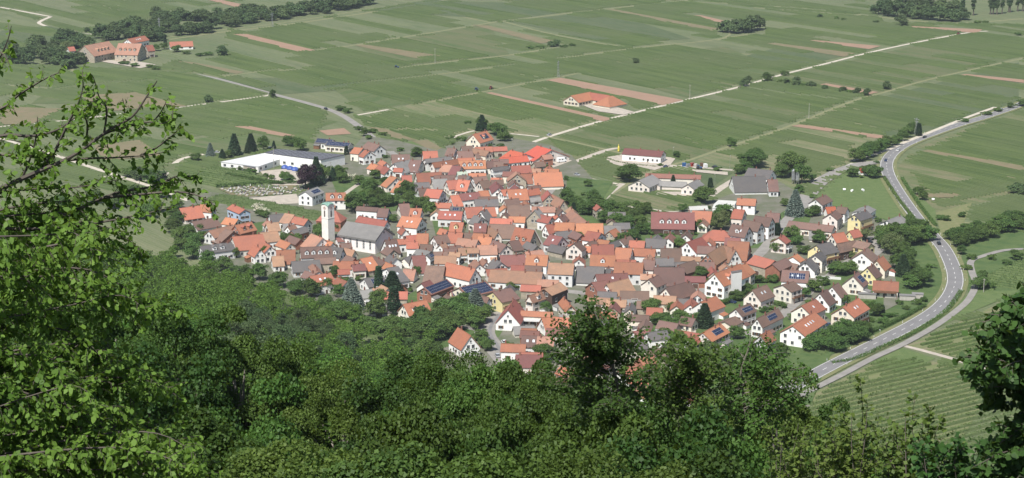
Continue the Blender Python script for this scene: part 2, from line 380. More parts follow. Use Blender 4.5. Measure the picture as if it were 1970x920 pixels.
# village ground
VILL = [(330,400),(400,370),(560,385),(640,330),(700,262),(760,270),(840,290),(920,255),(1060,280),(1100,300),(1140,345),(1100,400),(1200,440),(1330,400),(1420,370),
  (1500,350),(1540,375),(1600,400),(1690,420),(1745,440),(1720,520),(1730,585),(1620,640),(1540,680),(1560,790),(900,860),(860,760),(700,620),(540,560),(400,520)]
sheet('village_ground', VILL, M_YARD, .30)
for p in ([(1185,300),(1160,305),(1180,318),(1260,328),(1290,318),(1300,305),(1220,295)], [(500,330),(560,325),(600,350),(560,368),(530,365)], [(1040,300),(1085,300),(1100,310),(1060,325),(1030,320)],
          [(1265,370),(1325,370),(1320,378),(1262,375)], [(470,383),(570,374),(578,392),(540,394)], [(1290,318),(1345,322),(1330,330),(1280,325)], [(1310,325),(1400,332),(1400,338),(1320,330)],
          [(180,115),(260,118),(300,125),(270,132),(200,120)], [(1100,195),(1190,208),(1220,216),(1200,222),(1150,215)]):
    YZ = globals().get('YZ', .308)+.004; sheet('yard', p, M_GRAVEL, YZ)
for p in ([(700,340),(800,350),(810,400),(740,410),(690,380)], [(1090,395),(1210,400),(1250,430),(1240,470),(1120,440)], [(1250,440),(1350,445),(1330,470),(1240,465)], [(1370,470),(1440,450),(1520,400),(1560,420),(1540,470),(1440,480)],
          [(1090,340),(1180,350),(1150,400),(1090,400)], [(630,330),(720,345),(720,390),(660,400)], [(800,560),(1000,580),(960,650),(800,680),(700,620)], [(1340,580),(1500,520),(1560,560),(1400,640)], [(1590,520),(1700,540),(1700,600),(1620,640),(1580,600)],
          [(1250,590),(1500,600),(1600,680),(1560,780),(1150,800)], [(400,470),(420,440),(560,420),(600,440),(560,480)], [(830,420),(900,425),(890,470),(840,460)]):
    GZ = globals().get('GZ', .301)+.0004; sheet('garden', p, M_GARDEN, GZ)
sheet('cemetery_ground', [(420,364),(500,358),(583,357),(590,368),(500,378),(455,381)], M_EARTH2, .338)
# ---- tracks
T = track
T([(990,288),(1050,265),(1150,235),(1240,212),(1330,190),(1420,168),(1500,145),(1580,125),(1700,95),(1850,65),(1900,60)], 3.6, M_TRACK)
T([(1165,380),(1250,332),(1330,307),(1400,283),(1500,250),(1640,195),(1700,178),(1800,150),(1970,112)], 3.2, M_TRACKG)
T([(600,98),(650,91),(676,88),(800,68),(945,44),(970,41),(1100,25),(1165,18),(1330,0)], 4, M_TRACKG)
T([(973,43),(1050,63),(1138,81),(1188,88)], 3, M_TRACKG, .055)
T([(1077,113),(1238,91),(1350,80),(1440,66)], 3.5, M_TRACKG); T([(560,176),(650,166),(829,145),(990,125)], 3, M_TRACKG); T([(772,130),(870,118),(973,107),(1070,92)], 4, M_TRACKG)
T([(820,198),(965,170),(1109,142)], 3, M_TRACKG, .055); T([(945,44),(880,30),(850,20)], 3, M_TRACKG, .055)
T([(333,208),(420,197),(509,185),(520,180)], 3, M_TRACK); T([(0,244),(143,230),(240,218)], 3.2, M_TRACK)
T([(0,266),(95,295),(200,330),(300,362),(380,392),(440,402)], 3.6, M_TRACK); T([(200,340),(300,345),(345,308),(400,296),(459,290),(548,276)], 3.6, M_TRACK, .055)
T([(0,14),(86,30),(97,32),(80,40),(77,46),(110,56),(172,66),(190,62)], 4, M_TRACK); T([(287,77),(412,59),(538,45),(700,20),(820,0)], 3, M_TRACKG); T([(300,80),(420,63),(540,49),(700,26),(860,0)], 5, M_TRACKG, .055)
T([(430,147),(500,138),(581,134)], 3, M_TRACKG); T([(606,97),(700,85)], 2.5, M_TRACKG, .055); T([(686,222),(747,211)], 3, M_TRACK, .055)
T([(870,266),(883,260),(922,251),(980,257),(1037,263)], 2.6, M_TRACK, .055); T([(1045,262),(1100,273),(1166,288),(1210,298)], 3, M_TRACKG, .055); T([(1060,330),(1110,310),(1164,290),(1190,285)], 4.5, M_GRAVEL, .06)
T([(1415,328),(1345,322),(1310,318)], 4, M_GRAVEL); T([(1081,333),(1130,343),(1188,354)], 2.6, M_TRACK); T([(1156,388),(1175,370),(1198,353)], 4, M_GRAVEL, .06); T([(1365,378),(1390,360),(1420,342)], 5, M_GRAVEL, .06)
T([(1159,395),(1230,400),(1295,408),(1340,400)], 3, M_GRAVEL, .06); T([(1395,100),(1480,110),(1553,122)], 2.6, M_TRACKG); T([(1450,15),(1540,22),(1650,30)], 4, M_TRACKG)
T([(1650,28),(1740,38),(1840,45),(1970,36)], 5, M_TRACKG); T([(1970,368),(1930,375),(1880,388),(1830,402),(1812,410)], 3.2, M_TRACK); T([(1812,410),(1840,425),(1898,434)], 2.6, M_TRACKG, .055)
T([(1970,480),(1930,483),(1890,494),(1868,504),(1870,525),(1877,548),(1865,575),(1845,595),(1800,628),(1740,662),(1680,690),(1620,722),(1560,752),(1490,790)], 3.4, M_ASPH2, .345)
T([(1735,664),(1780,676),(1838,692),(1900,712)], 3, M_GRAVEL, .065); T([(1880,500),(1970,468)], 2.2, M_GRAVEL); T([(1860,545),(1868,546),(1878,552)], 3, M_ASPH2, .065)
T([(1915,555),(1970,566)], 2, M_TRACKG); T([(700,248),(760,250),(830,250)], 2, M_TRACKG, .045); T([(1560,350),(1600,332),(1642,314)], 3, M_TRACK, .055); T([(1640,310),(1700,292),(1740,275),(1800,251),(1860,227),(1915,207)], 3.4, M_TRACK, .34)
T([(640,392),(700,350),(730,360),(820,375)], 3, M_GRAVEL, .335); T([(1380,160),(1500,178),(1600,190)], 2.2, M_TRACKG)
T([(20,165),(110,170),(200,160),(300,155)], 3, M_TRACKG); T([(0,60),(80,95),(160,150)], 3, M_TRACKG, .055)
T([(1250,0),(1450,10),(1640,25)], 3, M_TRACKG, .055); T([(1270,40),(1400,60),(1380,78)], 2.4, M_TRACKG, .055)
# ---- hamlet road and the streets
track([(300,135),(360,141),(410,150),(460,163),(520,180),(600,201),(650,218),(690,243),(720,268),(750,292)], 5.5, M_ASPH2, .07, 'road')
track([(1075,560),(1060,590),(962,606),(938,629),(933,644),(949,668),(967,690),(985,715),(1000,760)], 9, M_ASPH2, .36, 'road')
track([(962,606),(946,626),(943,644),(958,668),(972,690),(985,715)], 1.6, M_ASPH, .365, 'road')
track([(1080,345),(1020,420),(1040,480),(1060,540),(1075,560)], 5, M_ASPH2, .355, 'road'); track([(750,292),(800,330),(860,390),(880,450),(960,500),(1060,545)], 5, M_ASPH2, .36, 'road')
track([(1528,410),(1500,440),(1450,500),(1350,560),(1200,570),(1075,560)], 6, M_ASPH2, .36, 'road'); track([(1700,455),(1690,478),(1640,500),(1560,560),(1450,640),(1300,650)], 5, M_ASPH2, .355, 'road')
track([(1670,460),(1690,462),(1685,480),(1660,500)], 9, M_ASPH2, .35, 'road'); track([(640,520),(720,560),(800,600),(933,640)], 4.5, M_ASPH2, .355, 'road')
track([(1230,690),(1290,670),(1330,640),(1320,600)], 4, M_GRAVEL, .365, 'road')
# ---- the bypass road
MR = catmull([at(x, y) for x, y in [(2060,150),(1985,190),(1955,205),(1900,224),(1840,242),(1780,263),(1740,280),(1716,297),(1706,315),(1709,335),(1722,360),(1745,395),(1770,428),(1795,455),(1815,478),(1829,505),(1837,530),(1836,551),(1824,575),(1800,598),(1760,623),(1700,654),(1650,679),(1600,704),(1550,731),(1500,760),(1400,820)]], 10)
strip('verge', MR, -6.2, 6.2, M_VERGE, .30); strip('bypass_road', MR, -4.0, 4.0, M_ASPH, .33)
for s in (-1, 1): strip('edge_line', MR, s*3.62-.09, s*3.62+.09, M_LINE, .335)
acc, last = 0.0, None; g = MB(); pts = []
seg = [(MR[i], MR[i+1]) for i in range(len(MR)-1)]; tot = 0; marks = []
for a, b in seg:
    L = (b-a).length; d = (b-a).normalized(); s = 0.0
    while s < L:
        ph = (tot+s) % 9.0; marks.append((a+d*s, d, ph < 3.4)); s += .5
    tot += L
i = 0
while i < len(marks)-1:
    if marks[i][2]:
        j = i
        while j < len(marks)-1 and marks[j][2]: j += 1
        a, b = marks[i][0], marks[j][0]; d = marks[i][1]; n = Vector((-d.y, d.x, 0))*.1
        g.poly([(*(a-n).xy, .336), (*(a+n).xy, .336), (*(b+n).xy, .336), (*(b-n).xy, .336)], [(0, 3, 2, 1)]); i = j
    i += 1
me = g.mesh('centre_line', M_LINE)
if me.polygons[0].normal.z < 0: me.flip_normals()
tag(link('centre_line', me), kind='structure')
sj = catmull([at(x, y) for x, y in [(1712,314),(1690,313),(1650,318),(1610,332),(1580,350),(1562,368),(1545,388),(1528,412)]], 8)
strip('village_road', sj, -4.6, 4.6, M_ASPH2, .325)
# hillside
g = MB(); nx, ny = 90, 110; gx = np.linspace(-420, 420, nx); gy = np.concatenate([np.linspace(-60, 60, 25), np.linspace(70, 1100, ny-25)])
vs = [(x, y, max(-25.0, hill(x, y)+1.2*math.sin(x*.09+y*.05)*min(1, math.hypot(x, y)/120))) for y in gy for x in gx]
g.poly(vs, [(j*nx+i, j*nx+i+1, (j+1)*nx+i+1, (j+1)*nx+i) for j in range(ny-1) for i in range(nx-1)])
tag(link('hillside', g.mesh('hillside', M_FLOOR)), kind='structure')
# ------------------------------------------------------------------ houses: ridge ends + one eave corner, read as bearings
CR = {'C1':(330,220,3.8333),'C2':(700,220,3.8333),'C3':(1060,220,3.8333),'C4':(1380,280,3.8333),'C5':(330,380,3.8333),'C6':(690,400,3.8333),
      'C7':(1050,400,3.8333),'C8':(1400,440,3.8333),'E5':(880,300,6.1333),'E6':(780,400,7.0773),'D1':(800,540,3.8333),'D2':(1180,540,3.8333),
      'K':(590,370,5.75),'E4':(1060,160,9.2),'A3':(0,0,3.0667)}
# crop x1 y1 x2 y2 xe ye roof wall height opts   (v=skylights s=solar d=dormers hip=hipped bal=balcony)
HD = """
C5 60 80 200 60 25 135 o w 8
C5 215 50 310 60 230 95 o w 8
C5 540 88 450 50 490 115 o u 9
C5 150 178 325 148 205 235 b w 7.5
C5 400 147 490 160 358 190 o w 7
C5 470 205 588 178 512 270 r k 8.5 d2
C5 275 245 450 200 320 300 t w 7.5
C5 455 250 400 232 340 335 b k 7.5
C5 210 360 440 330 270 405 k w 7.5 d2
C5 450 290 670 270 515 385 r w 9
C5 655 260 780 248 690 330 t w 8
C5 700 190 785 182 715 255 t w 8
C5 652 378 605 350 615 450 o w 8
C5 730 358 695 335 675 420 o w 8.5
C5 838 116 905 128 795 186 t w 8
C5 1005 160 908 140 975 208 r w 8.5
C5 820 195 900 190 800 225 g w 6.5
C5 855 212 905 198 880 258 t w 7
C5 720 130 820 120 730 190 k w 6
C5 1030 268 1115 298 950 362 t w 8
C5 1145 315 1190 330 1130 358 o w 6
C5 950 368 1180 358 955 450 b w 8.5 d4
C5 1180 360 1265 375 1180 450 k w 8.5 d1
C5 775 388 910 385 790 495 r w 8
C5 740 435 790 432 730 515 t w 7
C5 885 472 1090 460 920 550 k w 7
C5 1040 490 1085 545 1015 510 t w 6
C5 985 540 1060 560 950 590 b w 6
C5 1020 580 1170 555 1070 655 r w 8.5 v2
K 300 760 570 765 275 850 o w 7
K 595 735 720 712 700 865 o s 7.5 v1
K 500 800 640 790 560 868 m w 6.5
K 345 855 455 850 350 915 o w 5.5
K 865 528 990 512 870 715 b w 9 v3
K 720 690 880 770 640 735 b w 6
K 420 615 530 640 440 690 t c 6
K 370 565 460 560 385 620 b w 7
K 330 505 385 500 370 545 m w 6
K 215 8 430 4 195 95 r w 9 d2
C1 985 568 1075 535 1045 605 g w 8.5 s
K 560 154 790 170 540 200 b w 7
K 800 176 890 180 775 275 b u 7.5
K 575 262 890 318 545 330 r w 7
K 1020 130 1110 125 975 205 b w 7
C6 465 75 320 61 412 145 o w 8.5 v2
K 325 205 235 200 320 338 r k 10.5 hipd1
C6 315 140 345 160 300 185 r w 6
C6 465 6 385 3 437 68 o w 8 d1
C6 765 28 595 22 735 85 r w 8 v3
C6 200 400 275 430 190 450 o w 6
C6 335 450 420 455 350 505 t w 6
C2 118 228 30 200 70 275 b w 8.5
C1 1460 272 1425 262 1410 318 o w 8.5
C1 1410 250 1350 243 1360 285 o w 8
C2 125 335 165 355 105 365 o w 6.5
C2 55 360 105 375 20 400 o w 6.5
C2 110 375 180 395 80 430 r w 7
C2 190 402 150 380 150 450 r w 7.5
C2 205 298 335 295 210 370 b w 7.5 v2
C2 225 360 340 335 300 440 g w 7
C2 345 335 425 340 310 440 b w 7.5 v1
C2 225 395 262 397 222 425 o w 5.5
C2 435 273 540 270 402 335 o w 8.5 d4
C2 450 330 640 312 470 355 k w 7.5
C2 620 247 665 250 585 300 b w 7.5
C2 690 272 800 268 655 325 b w 7.5
C2 720 235 800 232 705 270 b w 6.5
C2 925 272 810 250 895 310 t c 8
C2 820 292 885 288 820 330 b w 6
C2 505 358 690 330 515 400 r w 8.5 v1
C2 690 325 815 320 680 375 o w 8.5
C2 700 342 895 338 700 405 o w 8.5 d4
C2 655 378 720 385 615 445 m w 7.5
C2 570 370 650 375 575 430 t w 7
C2 960 350 1010 350 955 412 b w 7.5
C2 945 395 1060 380 950 420 k w 7
C2 905 345 985 345 925 375 b w 7.5
C2 1385 262 1278 232 1208 306 R w 8.5
C2 1085 264 1190 290 975 300 R w 7.5
C2 1000 322 1200 303 1020 368 R w 6.5
C2 805 148 905 120 852 222 o c 9.5 d1s
E5 635 120 855 110 640 215 r w 8.5
E5 705 212 690 182 592 300 t s 9
E5 895 200 1225 190 885 305 o w 9
E5 750 215 890 212 740 285 r w 7
E5 880 148 935 150 860 195 t w 6.5
E5 135 205 335 205 140 245 o w 5.5
C2 690 425 750 422 680 465 G w 6.5
E5 400 258 525 262 400 285 o w 5
E5 60 215 150 245 20 290 k w 7
E5 185 250 340 240 240 320 b w 8
E5 258 300 370 285 300 395 b w 8
E5 15 278 150 290 10 425 o w 8.5 d1
E5 490 375 455 300 405 450 m w 8.5
E5 400 285 540 282 400 350 b w 8
E5 590 400 815 388 600 535 o w 9 v2
E5 515 402 570 395 540 480 o w 8
E5 825 400 960 380 825 485 o w 8
E5 830 355 980 345 835 395 b w 7.5
E5 1000 385 1075 430 1010 555 t s 8
E5 1085 455 1062 405 1010 545 r s 8.5
E5 1120 455 1255 525 1160 565 t s 7.5
E5 830 500 990 480 835 555 g w 4
E5 590 580 850 575 575 690 b w 9 v3
E5 548 688 570 655 505 740 b c 7
E5 612 715 800 720 610 785 o w 6.5
E5 880 600 1150 600 955 665 t w 7.5
E5 1195 600 1240 640 1140 680 b w 7
E5 908 642 950 622 797 785 g s 10.5
E5 985 692 1115 718 942 775 r w 8
E5 1195 715 1260 685 1250 790 b w 8.5
E5 1150 785 1380 790 1130 880 o w 8
E5 1040 815 1150 800 1010 900 o w 7.5
E5 395 735 650 745 380 800 o w 8.5
E5 375 806 680 810 400 900 b w 7.5 v2
E5 90 610 290 600 120 735 r w 8
E5 320 610 430 605 390 710 r w 8
E5 275 652 330 635 345 780 k w 9
E5 200 700 290 720 120 790 k w 7.5
C2 505 652 645 655 500 690 o w 7.5
E5 20 450 245 425 60 530 m w 8 v1
E5 250 415 355 408 272 510 o w 8
E5 205 515 480 510 210 600 k w 8
C2 640 600 695 595 640 695 o w 7.5
C2 640 680 690 682 600 712 k w 6 s
C2 240 467 198 450 163 540 o w 8.5
C2 262 490 318 500 190 578 o w 7
C2 280 452 350 450 290 500 r w 7.5
C2 385 435 480 430 380 490 r w 7.5 d1
C2 485 430 570 425 500 455 r w 6.5
C2 505 480 610 475 500 525 g w 7
C2 520 452 670 448 520 475 b w 7
C2 700 450 790 455 700 490 b w 7
C2 370 505 480 500 360 560 k w 7.5 s
C2 400 545 480 540 390 590 b w 7
C2 580 558 468 550 522 610 o w 8
C2 610 490 740 480 620 560 r w 8
E6 790 200 620 192 765 330 o y 9 d1
E6 470 280 560 300 440 360 o w 6.5
E6 590 330 780 340 600 430 o w 7
E6 940 212 1105 215 865 325 m w 8 v1
E6 1130 250 1260 330 1125 365 t w 6.5
E6 805 338 900 342 800 410 b w 6.5
C6 1158 142 1295 165 1145 300 o s 10 d2
E6 930 345 1140 360 885 420 o w 8
E6 1000 385 1180 400 1040 500 o w 7.5
E6 985 435 720 408 940 540 t w 8
E6 385 385 560 360 430 500 b w 8.5
E6 600 515 710 512 600 545 b w 6
E6 535 468 470 500 590 540 t w 7
E6 160 350 310 350 170 470 o w 8 d1
E6 10 380 130 370 0 440 o w 7
E6 20 460 130 460 10 555 o w 8
E6 160 560 340 590 75 650 g c 7
E6 200 495 370 500 220 540 b w 6
E6 285 640 350 610 300 700 k w 6 s
E6 385 600 570 595 390 640 b w 6
E6 90 655 260 645 30 820 m w 8.5 s
E6 525 550 695 550 515 600 b w 7
E6 720 548 815 545 720 650 t w 7
E6 600 600 700 605 590 660 t w 6.5
E6 840 548 965 545 840 620 t w 8
E6 980 510 1240 505 985 640 t w 8.5
E6 1375 505 1200 440 1285 620 b w 8.5
E6 1410 455 1520 440 1490 590 b s 8
E6 400 655 690 655 290 760 t w 8
C6 500 425 635 430 405 550 B c 9
C6 860 450 650 402 825 550 o w 10
E6 945 700 1010 765 850 790 t w 6.5
E6 1050 680 1100 740 1000 750 t w 6.5
C6 1045 350 1225 345 1040 395 m w 8.5
C6 1395 350 1240 345 1370 428 o w 8.5 d1
C6 995 375 1050 400 930 440 k w 7.5
C6 1350 430 1230 425 1330 475 b w 7.5
C6 1355 475 975 455 1325 563 t w 8
C6 480 590 650 526 542 638 m k 7 S
C6 740 588 935 542 830 650 m c 7.5 S
C6 680 608 755 600 700 655 m k 5 S
C6 990 618 1120 590 1077 688 b y 9 bal
C6 880 640 960 660 870 720 b w 8
C6 205 445 290 430 320 535 k w 9 v1
C6 40 520 180 500 90 580 k w 6.5 s
C6 10 610 90 600 50 665 g w 7 bal
C6 90 700 220 700 95 800 g w 5
C6 330 710 495 680 370 800 o w 8.5 d2
C6 1100 750 1150 672 1187 870 r w 10
C6 1200 758 1430 770 1195 795 r w 6.5 bal
D1 948 60 1065 12 1012 105 t n 10
D1 835 110 935 78 855 175 t w 8.5 d1
D1 1145 185 1090 120 1105 235 o c 8
D1 1040 270 1170 278 1040 345 o w 8
D1 930 275 1030 265 890 355 o w 7.5
D1 720 340 870 330 700 390 g w 4.5
D1 780 350 890 355 735 410 r w 5.5
D1 785 405 960 410 775 492 b w 8 v3
D1 900 410 1020 415 960 500 t w 8
D1 740 545 925 548 725 640 m w 9
D1 405 405 310 345 342 525 o w 9.5
D1 1260 480 1350 470 1270 515 o w 7.5
D1 1330 520 1410 500 1350 560 o w 7.5
C7 122 215 30 195 72 290 m w 8.5 v1
C7 207 262 240 243 270 320 b w 9
C7 275 285 330 285 275 308 o w 5.5
C7 340 270 500 270 330 345 r w 11
C7 330 347 510 350 320 430 o w 9.5 d1
C7 635 300 520 292 622 395 r w 9.5
C7 808 305 650 298 795 362 o w 8
C7 620 240 730 245 608 290 o w 7.5
C7 740 225 885 232 720 290 k w 8
C7 850 298 1000 300 830 370 b w 8 v1
C7 810 372 940 370 815 430 k w 7.5
C7 230 428 430 435 235 500 k w 8
C7 207 412 25 405 188 495 t w 10.5
C7 455 440 490 455 435 470 k w 7
C7 718 405 510 398 695 492 r w 10
C7 805 385 720 382 785 460 b w 9
C7 1020 440 800 438 1000 510 b w 8.5
C7 700 488 805 490 690 530 t w 6.5
C7 760 525 830 495 822 590 b w 9
C7 885 590 1060 540 945 690 b w 9.5
C7 370 490 600 480 400 560 m w 8.5 v1
C7 340 550 440 535 402 630 m k 8
C7 450 560 610 520 400 640 t w 8
C7 550 612 760 615 560 680 b w 5
C7 500 672 700 680 500 725 g w 4
C7 190 12 300 100 100 90 t s 8.5
C7 60 115 210 110 60 180 o w 7.5
C7 225 115 420 115 215 170 o w 8
C7 408 185 310 170 350 245 r w 8
C7 70 180 190 165 100 230 k w 6.5
C7 430 132 548 130 415 190 g s 7.5
C7 468 172 515 150 507 218 o s 7
C7 780 30 1095 35 745 155 m n 10.5 D4
C7 1085 20 1225 28 1100 70 r w 8 bal
C7 1225 162 1320 166 1190 240 o w 8 hip
C7 1042 252 1150 215 1112 340 r w 9
C7 1120 280 1250 285 1112 335 b w 7
C7 75 703 75 703 75 703 x x 0
C4 80 703 235 712 165 808 r k 9
C7 1195 340 1300 275 1255 430 t k 8.5
C7 1315 275 1400 310 1350 385 t w 8 v1
C7 985 420 1095 385 1042 487 b k 8.5
C7 1135 400 1240 400 1160 460 b k 7
C7 1000 357 1140 362 990 388 t w 6
C7 1245 485 1435 412 1312 587 o w 12 d3
C7 1440 425 1475 405 1512 500 o w 10
C8 200 196 345 235 125 245 r s 8
C7 1145 692 1255 650 1217 768 o w 9
C8 600 315 405 303 577 400 b w 9 vbals
C8 405 412 485 388 488 458 b w 8.5 bal
C8 182 452 285 413 243 545 b w 9 v2
C8 330 260 430 215 390 310 b k 8.5
C8 440 245 520 265 470 300 b k 6.5
C8 480 205 512 187 542 243 o w 6
C8 572 245 605 210 642 325 k w 8
C8 645 195 680 165 702 240 k w 9
C8 655 120 760 97 725 190 k y 9.5 bal
C8 770 40 855 25 795 115 o w 8.5
C8 805 115 940 85 812 192 B n 8.5
C8 1055 108 955 88 1010 150 B y 8.5
C4 975 630 1040 615 1000 690 r y 7.5
C8 990 175 1030 140 1078 245 b w 9.5
C8 1100 233 1145 200 1157 320 r c 9
C8 1030 285 1075 262 1092 375 b y 9
C8 925 348 962 318 1003 435 b w 9.5 s
C8 1075 383 1260 393 1045 455 r w 7 bal
C8 770 425 815 398 836 520 b w 9
C8 680 475 730 445 746 580 b w 9
C8 545 568 650 520 627 640 r w 9 v1
C8 480 715 640 615 578 790 o w 9.5 v4
C8 850 577 965 512 937 657 o c 10.5 vbal
C8 60 590 165 550 112 652 b w 9 s
D2 820 300 900 262 893 332 b c 5.5
D2 1060 278 1215 203 1097 357 b w 9 s
D2 1085 400 1148 365 1135 478 o w 8.5
D2 660 382 790 315 733 450 o w 9 s
D2 550 420 620 400 560 490 o w 8.5
D2 530 840 600 805 520 895 o w 8
D2 440 515 560 560 420 550 g w 5
C4 725 395 800 362 783 440 b w 9
C4 800 455 840 452 790 495 R w 5.5
C4 832 503 872 475 892 548 b w 9.5
C4 960 458 900 450 945 508 b w 8.5
C4 1055 478 1110 443 1130 498 g w 6.5
C4 1010 508 1100 478 1062 555 k y 10 bal
C4 1252 552 1350 515 1320 590 g w 9.5 bal
C4 860 592 530 555 830 637 b w 6.5
C4 680 632 760 635 575 690 g w 5
C8 375 65 410 45 437 110 r w 8.5 bal
C4 235 600 110 580 212 690 b w 11 d1v
C4 325 570 200 548 306 645 b w 11
C4 405 535 280 518 386 605 b w 11
C4 460 500 370 495 442 575 b w 10.5
C4 200 475 120 468 178 545 o w 9
C4 285 395 150 388 267 445 r w 8.5
C3 1020 680 1150 675 1022 705 W w 4.5
C4 110 228 350 225 50 308 k w 9
C4 372 250 440 250 358 300 b w 9
C4 230 165 410 185 187 225 k w 9.5
C4 1050 165 1090 163 1045 190 R w 4.5
C3 830 272 545 250 767 302 m w 7
C3 648 487 745 445 742 527 g w 7
C3 700 435 1105 448 690 466 m w 6.5
C3 800 492 1000 500 802 516 g w 4.5
C3 1010 515 1080 480 1068 550 g w 6.5
C1 1075 177 1195 188 1045 206 k w 6 S
C1 1325 212 1150 198 1290 236 k w 6 S
E4 355 222 690 155 532 318 o c 7.5
E4 700 165 1040 218 740 290 o c 7.5
E4 1000 238 1090 222 832 362 o c 7.5 hips
A3 497 270 640 243 557 335 t s 14 d4
A3 835 258 700 255 792 320 t s 14 d4
A3 752 230 852 210 785 255 r w 14 v3
A3 860 268 900 265 872 305 r s 10
A3 1000 248 1135 243 985 268 r w 6.5
A3 315 235 360 228 308 248 r w 7
A3 400 278 435 275 396 300 r w 7
"""
LM = [('the church tower',631,425),('the grey roofed church',705,455),('the vivid red roofed hall',1040,298),('the big white flat roofed hall',560,312),
 ('the great maroon barn',1290,425),('the dark grey farm roofs',1448,352),('the four tall gables in a row',1445,440),('the yellow house',1655,422),
 ('the solar roofed brick barns',850,550),('the pale blue house',463,410),('the curving street',938,645),('the cream house nearest the bypass',1638,600),
 ('the white stair tower',1417,545),('the dark purple beech',594,340),('the tall tan roofed house',1078,525),('the blue spruce by the road',1528,395),
 ('the hamlet beer garden',245,108),('the grey stone barn gable',1022,425),('the white winery hall',1238,298),('the half timbered gable house',900,650),('the long grey shed',905,445)]
ORD = ['nearest', 'second nearest', 'third nearest', 'fourth nearest', 'fifth nearest', 'sixth nearest', 'seventh nearest', 'eighth nearest', 'ninth nearest', 'tenth nearest', '11th nearest', '12th nearest', '13th nearest', '14th nearest', '15th nearest', '16th nearest', '17th nearest', '18th nearest']
REG = []          # (object, description, kind word, px, py) labelled at the end
def register(o, desc, cat, px, py, group=None):
    tag(o, None, cat, group); REG.append([o, desc, cat, px, py])
def label_all():
    b = {}
    for r in REG:
        o, desc, cat, px, py = r
        nm, lx, ly = min((l for l in LM if math.hypot(px-l[1], (py-l[2])*1.6) > 9), key=lambda l: math.hypot(px-l[1], (py-l[2])*1.6))
        dx, dy = px-lx, (py-ly)*1.6
        w = ('right of' if dx > 0 else 'left of') if abs(dx) > abs(dy) else ('in front of' if dy > 0 else 'behind')
        b.setdefault((desc, w, nm), []).append((math.hypot(dx, dy), r))
    for (desc, w, nm), L in b.items():
        L.sort(key=lambda q: q[0])
        for i, (d, r) in enumerate(L):
            r[0]['label'] = f"{desc} {w} {nm}" if len(L) == 1 else f"{desc}, {ORD[min(i, 17)]} {w} {nm}"
# shared window meshes ------------------------------------------------
def win_mesh(name, w, h, kind):
    g = MB()
    if kind == 'shut':
        for s in (-1, 1): g.box(s*w*.5 if s > 0 else -w*.98, -.07, 0, w*.98 if s > 0 else -w*.5, 0, h, 2)
    g.box(-w/2-.08, -.05, -.08, w/2+.08, 0, h+.08, 1); g.box(-w/2, -.075, 0, -.03, -.02, h, 0); g.box(.03, -.075, 0, w/2, -.02, h, 0)
    g.box(-w/2-.15, -.16, -.16, w/2+.15, 0, -.08, 1)
    return g.mesh(name, [M_GLASS, M_FRAME, M_SHUT])
WM = [win_mesh('window', 1.25, 1.45, 'plain'), win_mesh('window', 1.15, 1.4, 'shut'), win_mesh('window', .8, .95, 'plain')]
g = MB(); g.box(-.5, -.06, 0, .5, 0, 2.1, 0); g.box(-.62, -.04, 0, .62, .0, 2.22, 1); DM = g.mesh('door', [M_DOOR, M_FRAME])
g = MB(); g.box(-1.3, -.06, 0, 1.3, 0, 2.4, 0); g.box(-1.4, -.04, 0, 1.4, 0, 2.5, 1); GM = g.mesh('garage_door', [M_DOOR, M_FRAME])
g = MB(); g.box(-.3, -.25, -1.2, .3, .25, .9, 0); g.box(-.36, -.31, .9, .36, .31, 1.02, 0); g.box(-.2, -.14, 1.02, .2, .14, 1.2, 0); CM = g.mesh('chimney', [M_CHIM])
g = MB(); g.box(-.45, -.65, 0, .45, .65, .10, 1); g.box(-.38, -.58, .10, .38, .58, .13, 0); SKM = g.mesh('skylight', [M_SKYL, M_FRAME])
def panel_mesh(w, d):
    g = MB(); nx = max(2, round(w/1.0)); ny = max(2, round(d/1.65))
    g.box(-w/2, -d/2, 0, w/2, d/2, .06, 1)
    for i in range(nx):
        for j in range(ny):
            g.box(-w/2+i*w/nx+.04, -d/2+j*d/ny+.05, .06, -w/2+(i+1)*w/nx-.04, -d/2+(j+1)*d/ny-.05, .10, 0)
    return g.mesh('solar_panel', [M_PANEL, M_RAIL])
rh = random.Random(5)
def solve(R1, R2, ex, ey, h):
    u = (R2-R1); L = max(u.length, .1); u = u/L; n = Vector((-u.y, u.x, 0))
    w = np.arange(2.4, 16, .15); w = np.concatenate([-w, w])[:, None]; e = np.arange(1.6, h-.7, .15)[None, :]
    X = R1.x+w*n.x+0*e; Y = R1.y+w*n.y+0*e; Z = e+0*w
    px, py = px_of(X, Y, Z)
    c = (px-ex)**2+(py-ey)**2+6.0*((h-e)-.78*abs(w))**2+.15*np.maximum(0, 2.3-e)**2*20
    i = np.unravel_index(np.argmin(c), c.shape)
    return u, n, float(w[i[0], 0]), float(e[0, i[1]]), L
HOUSES = []
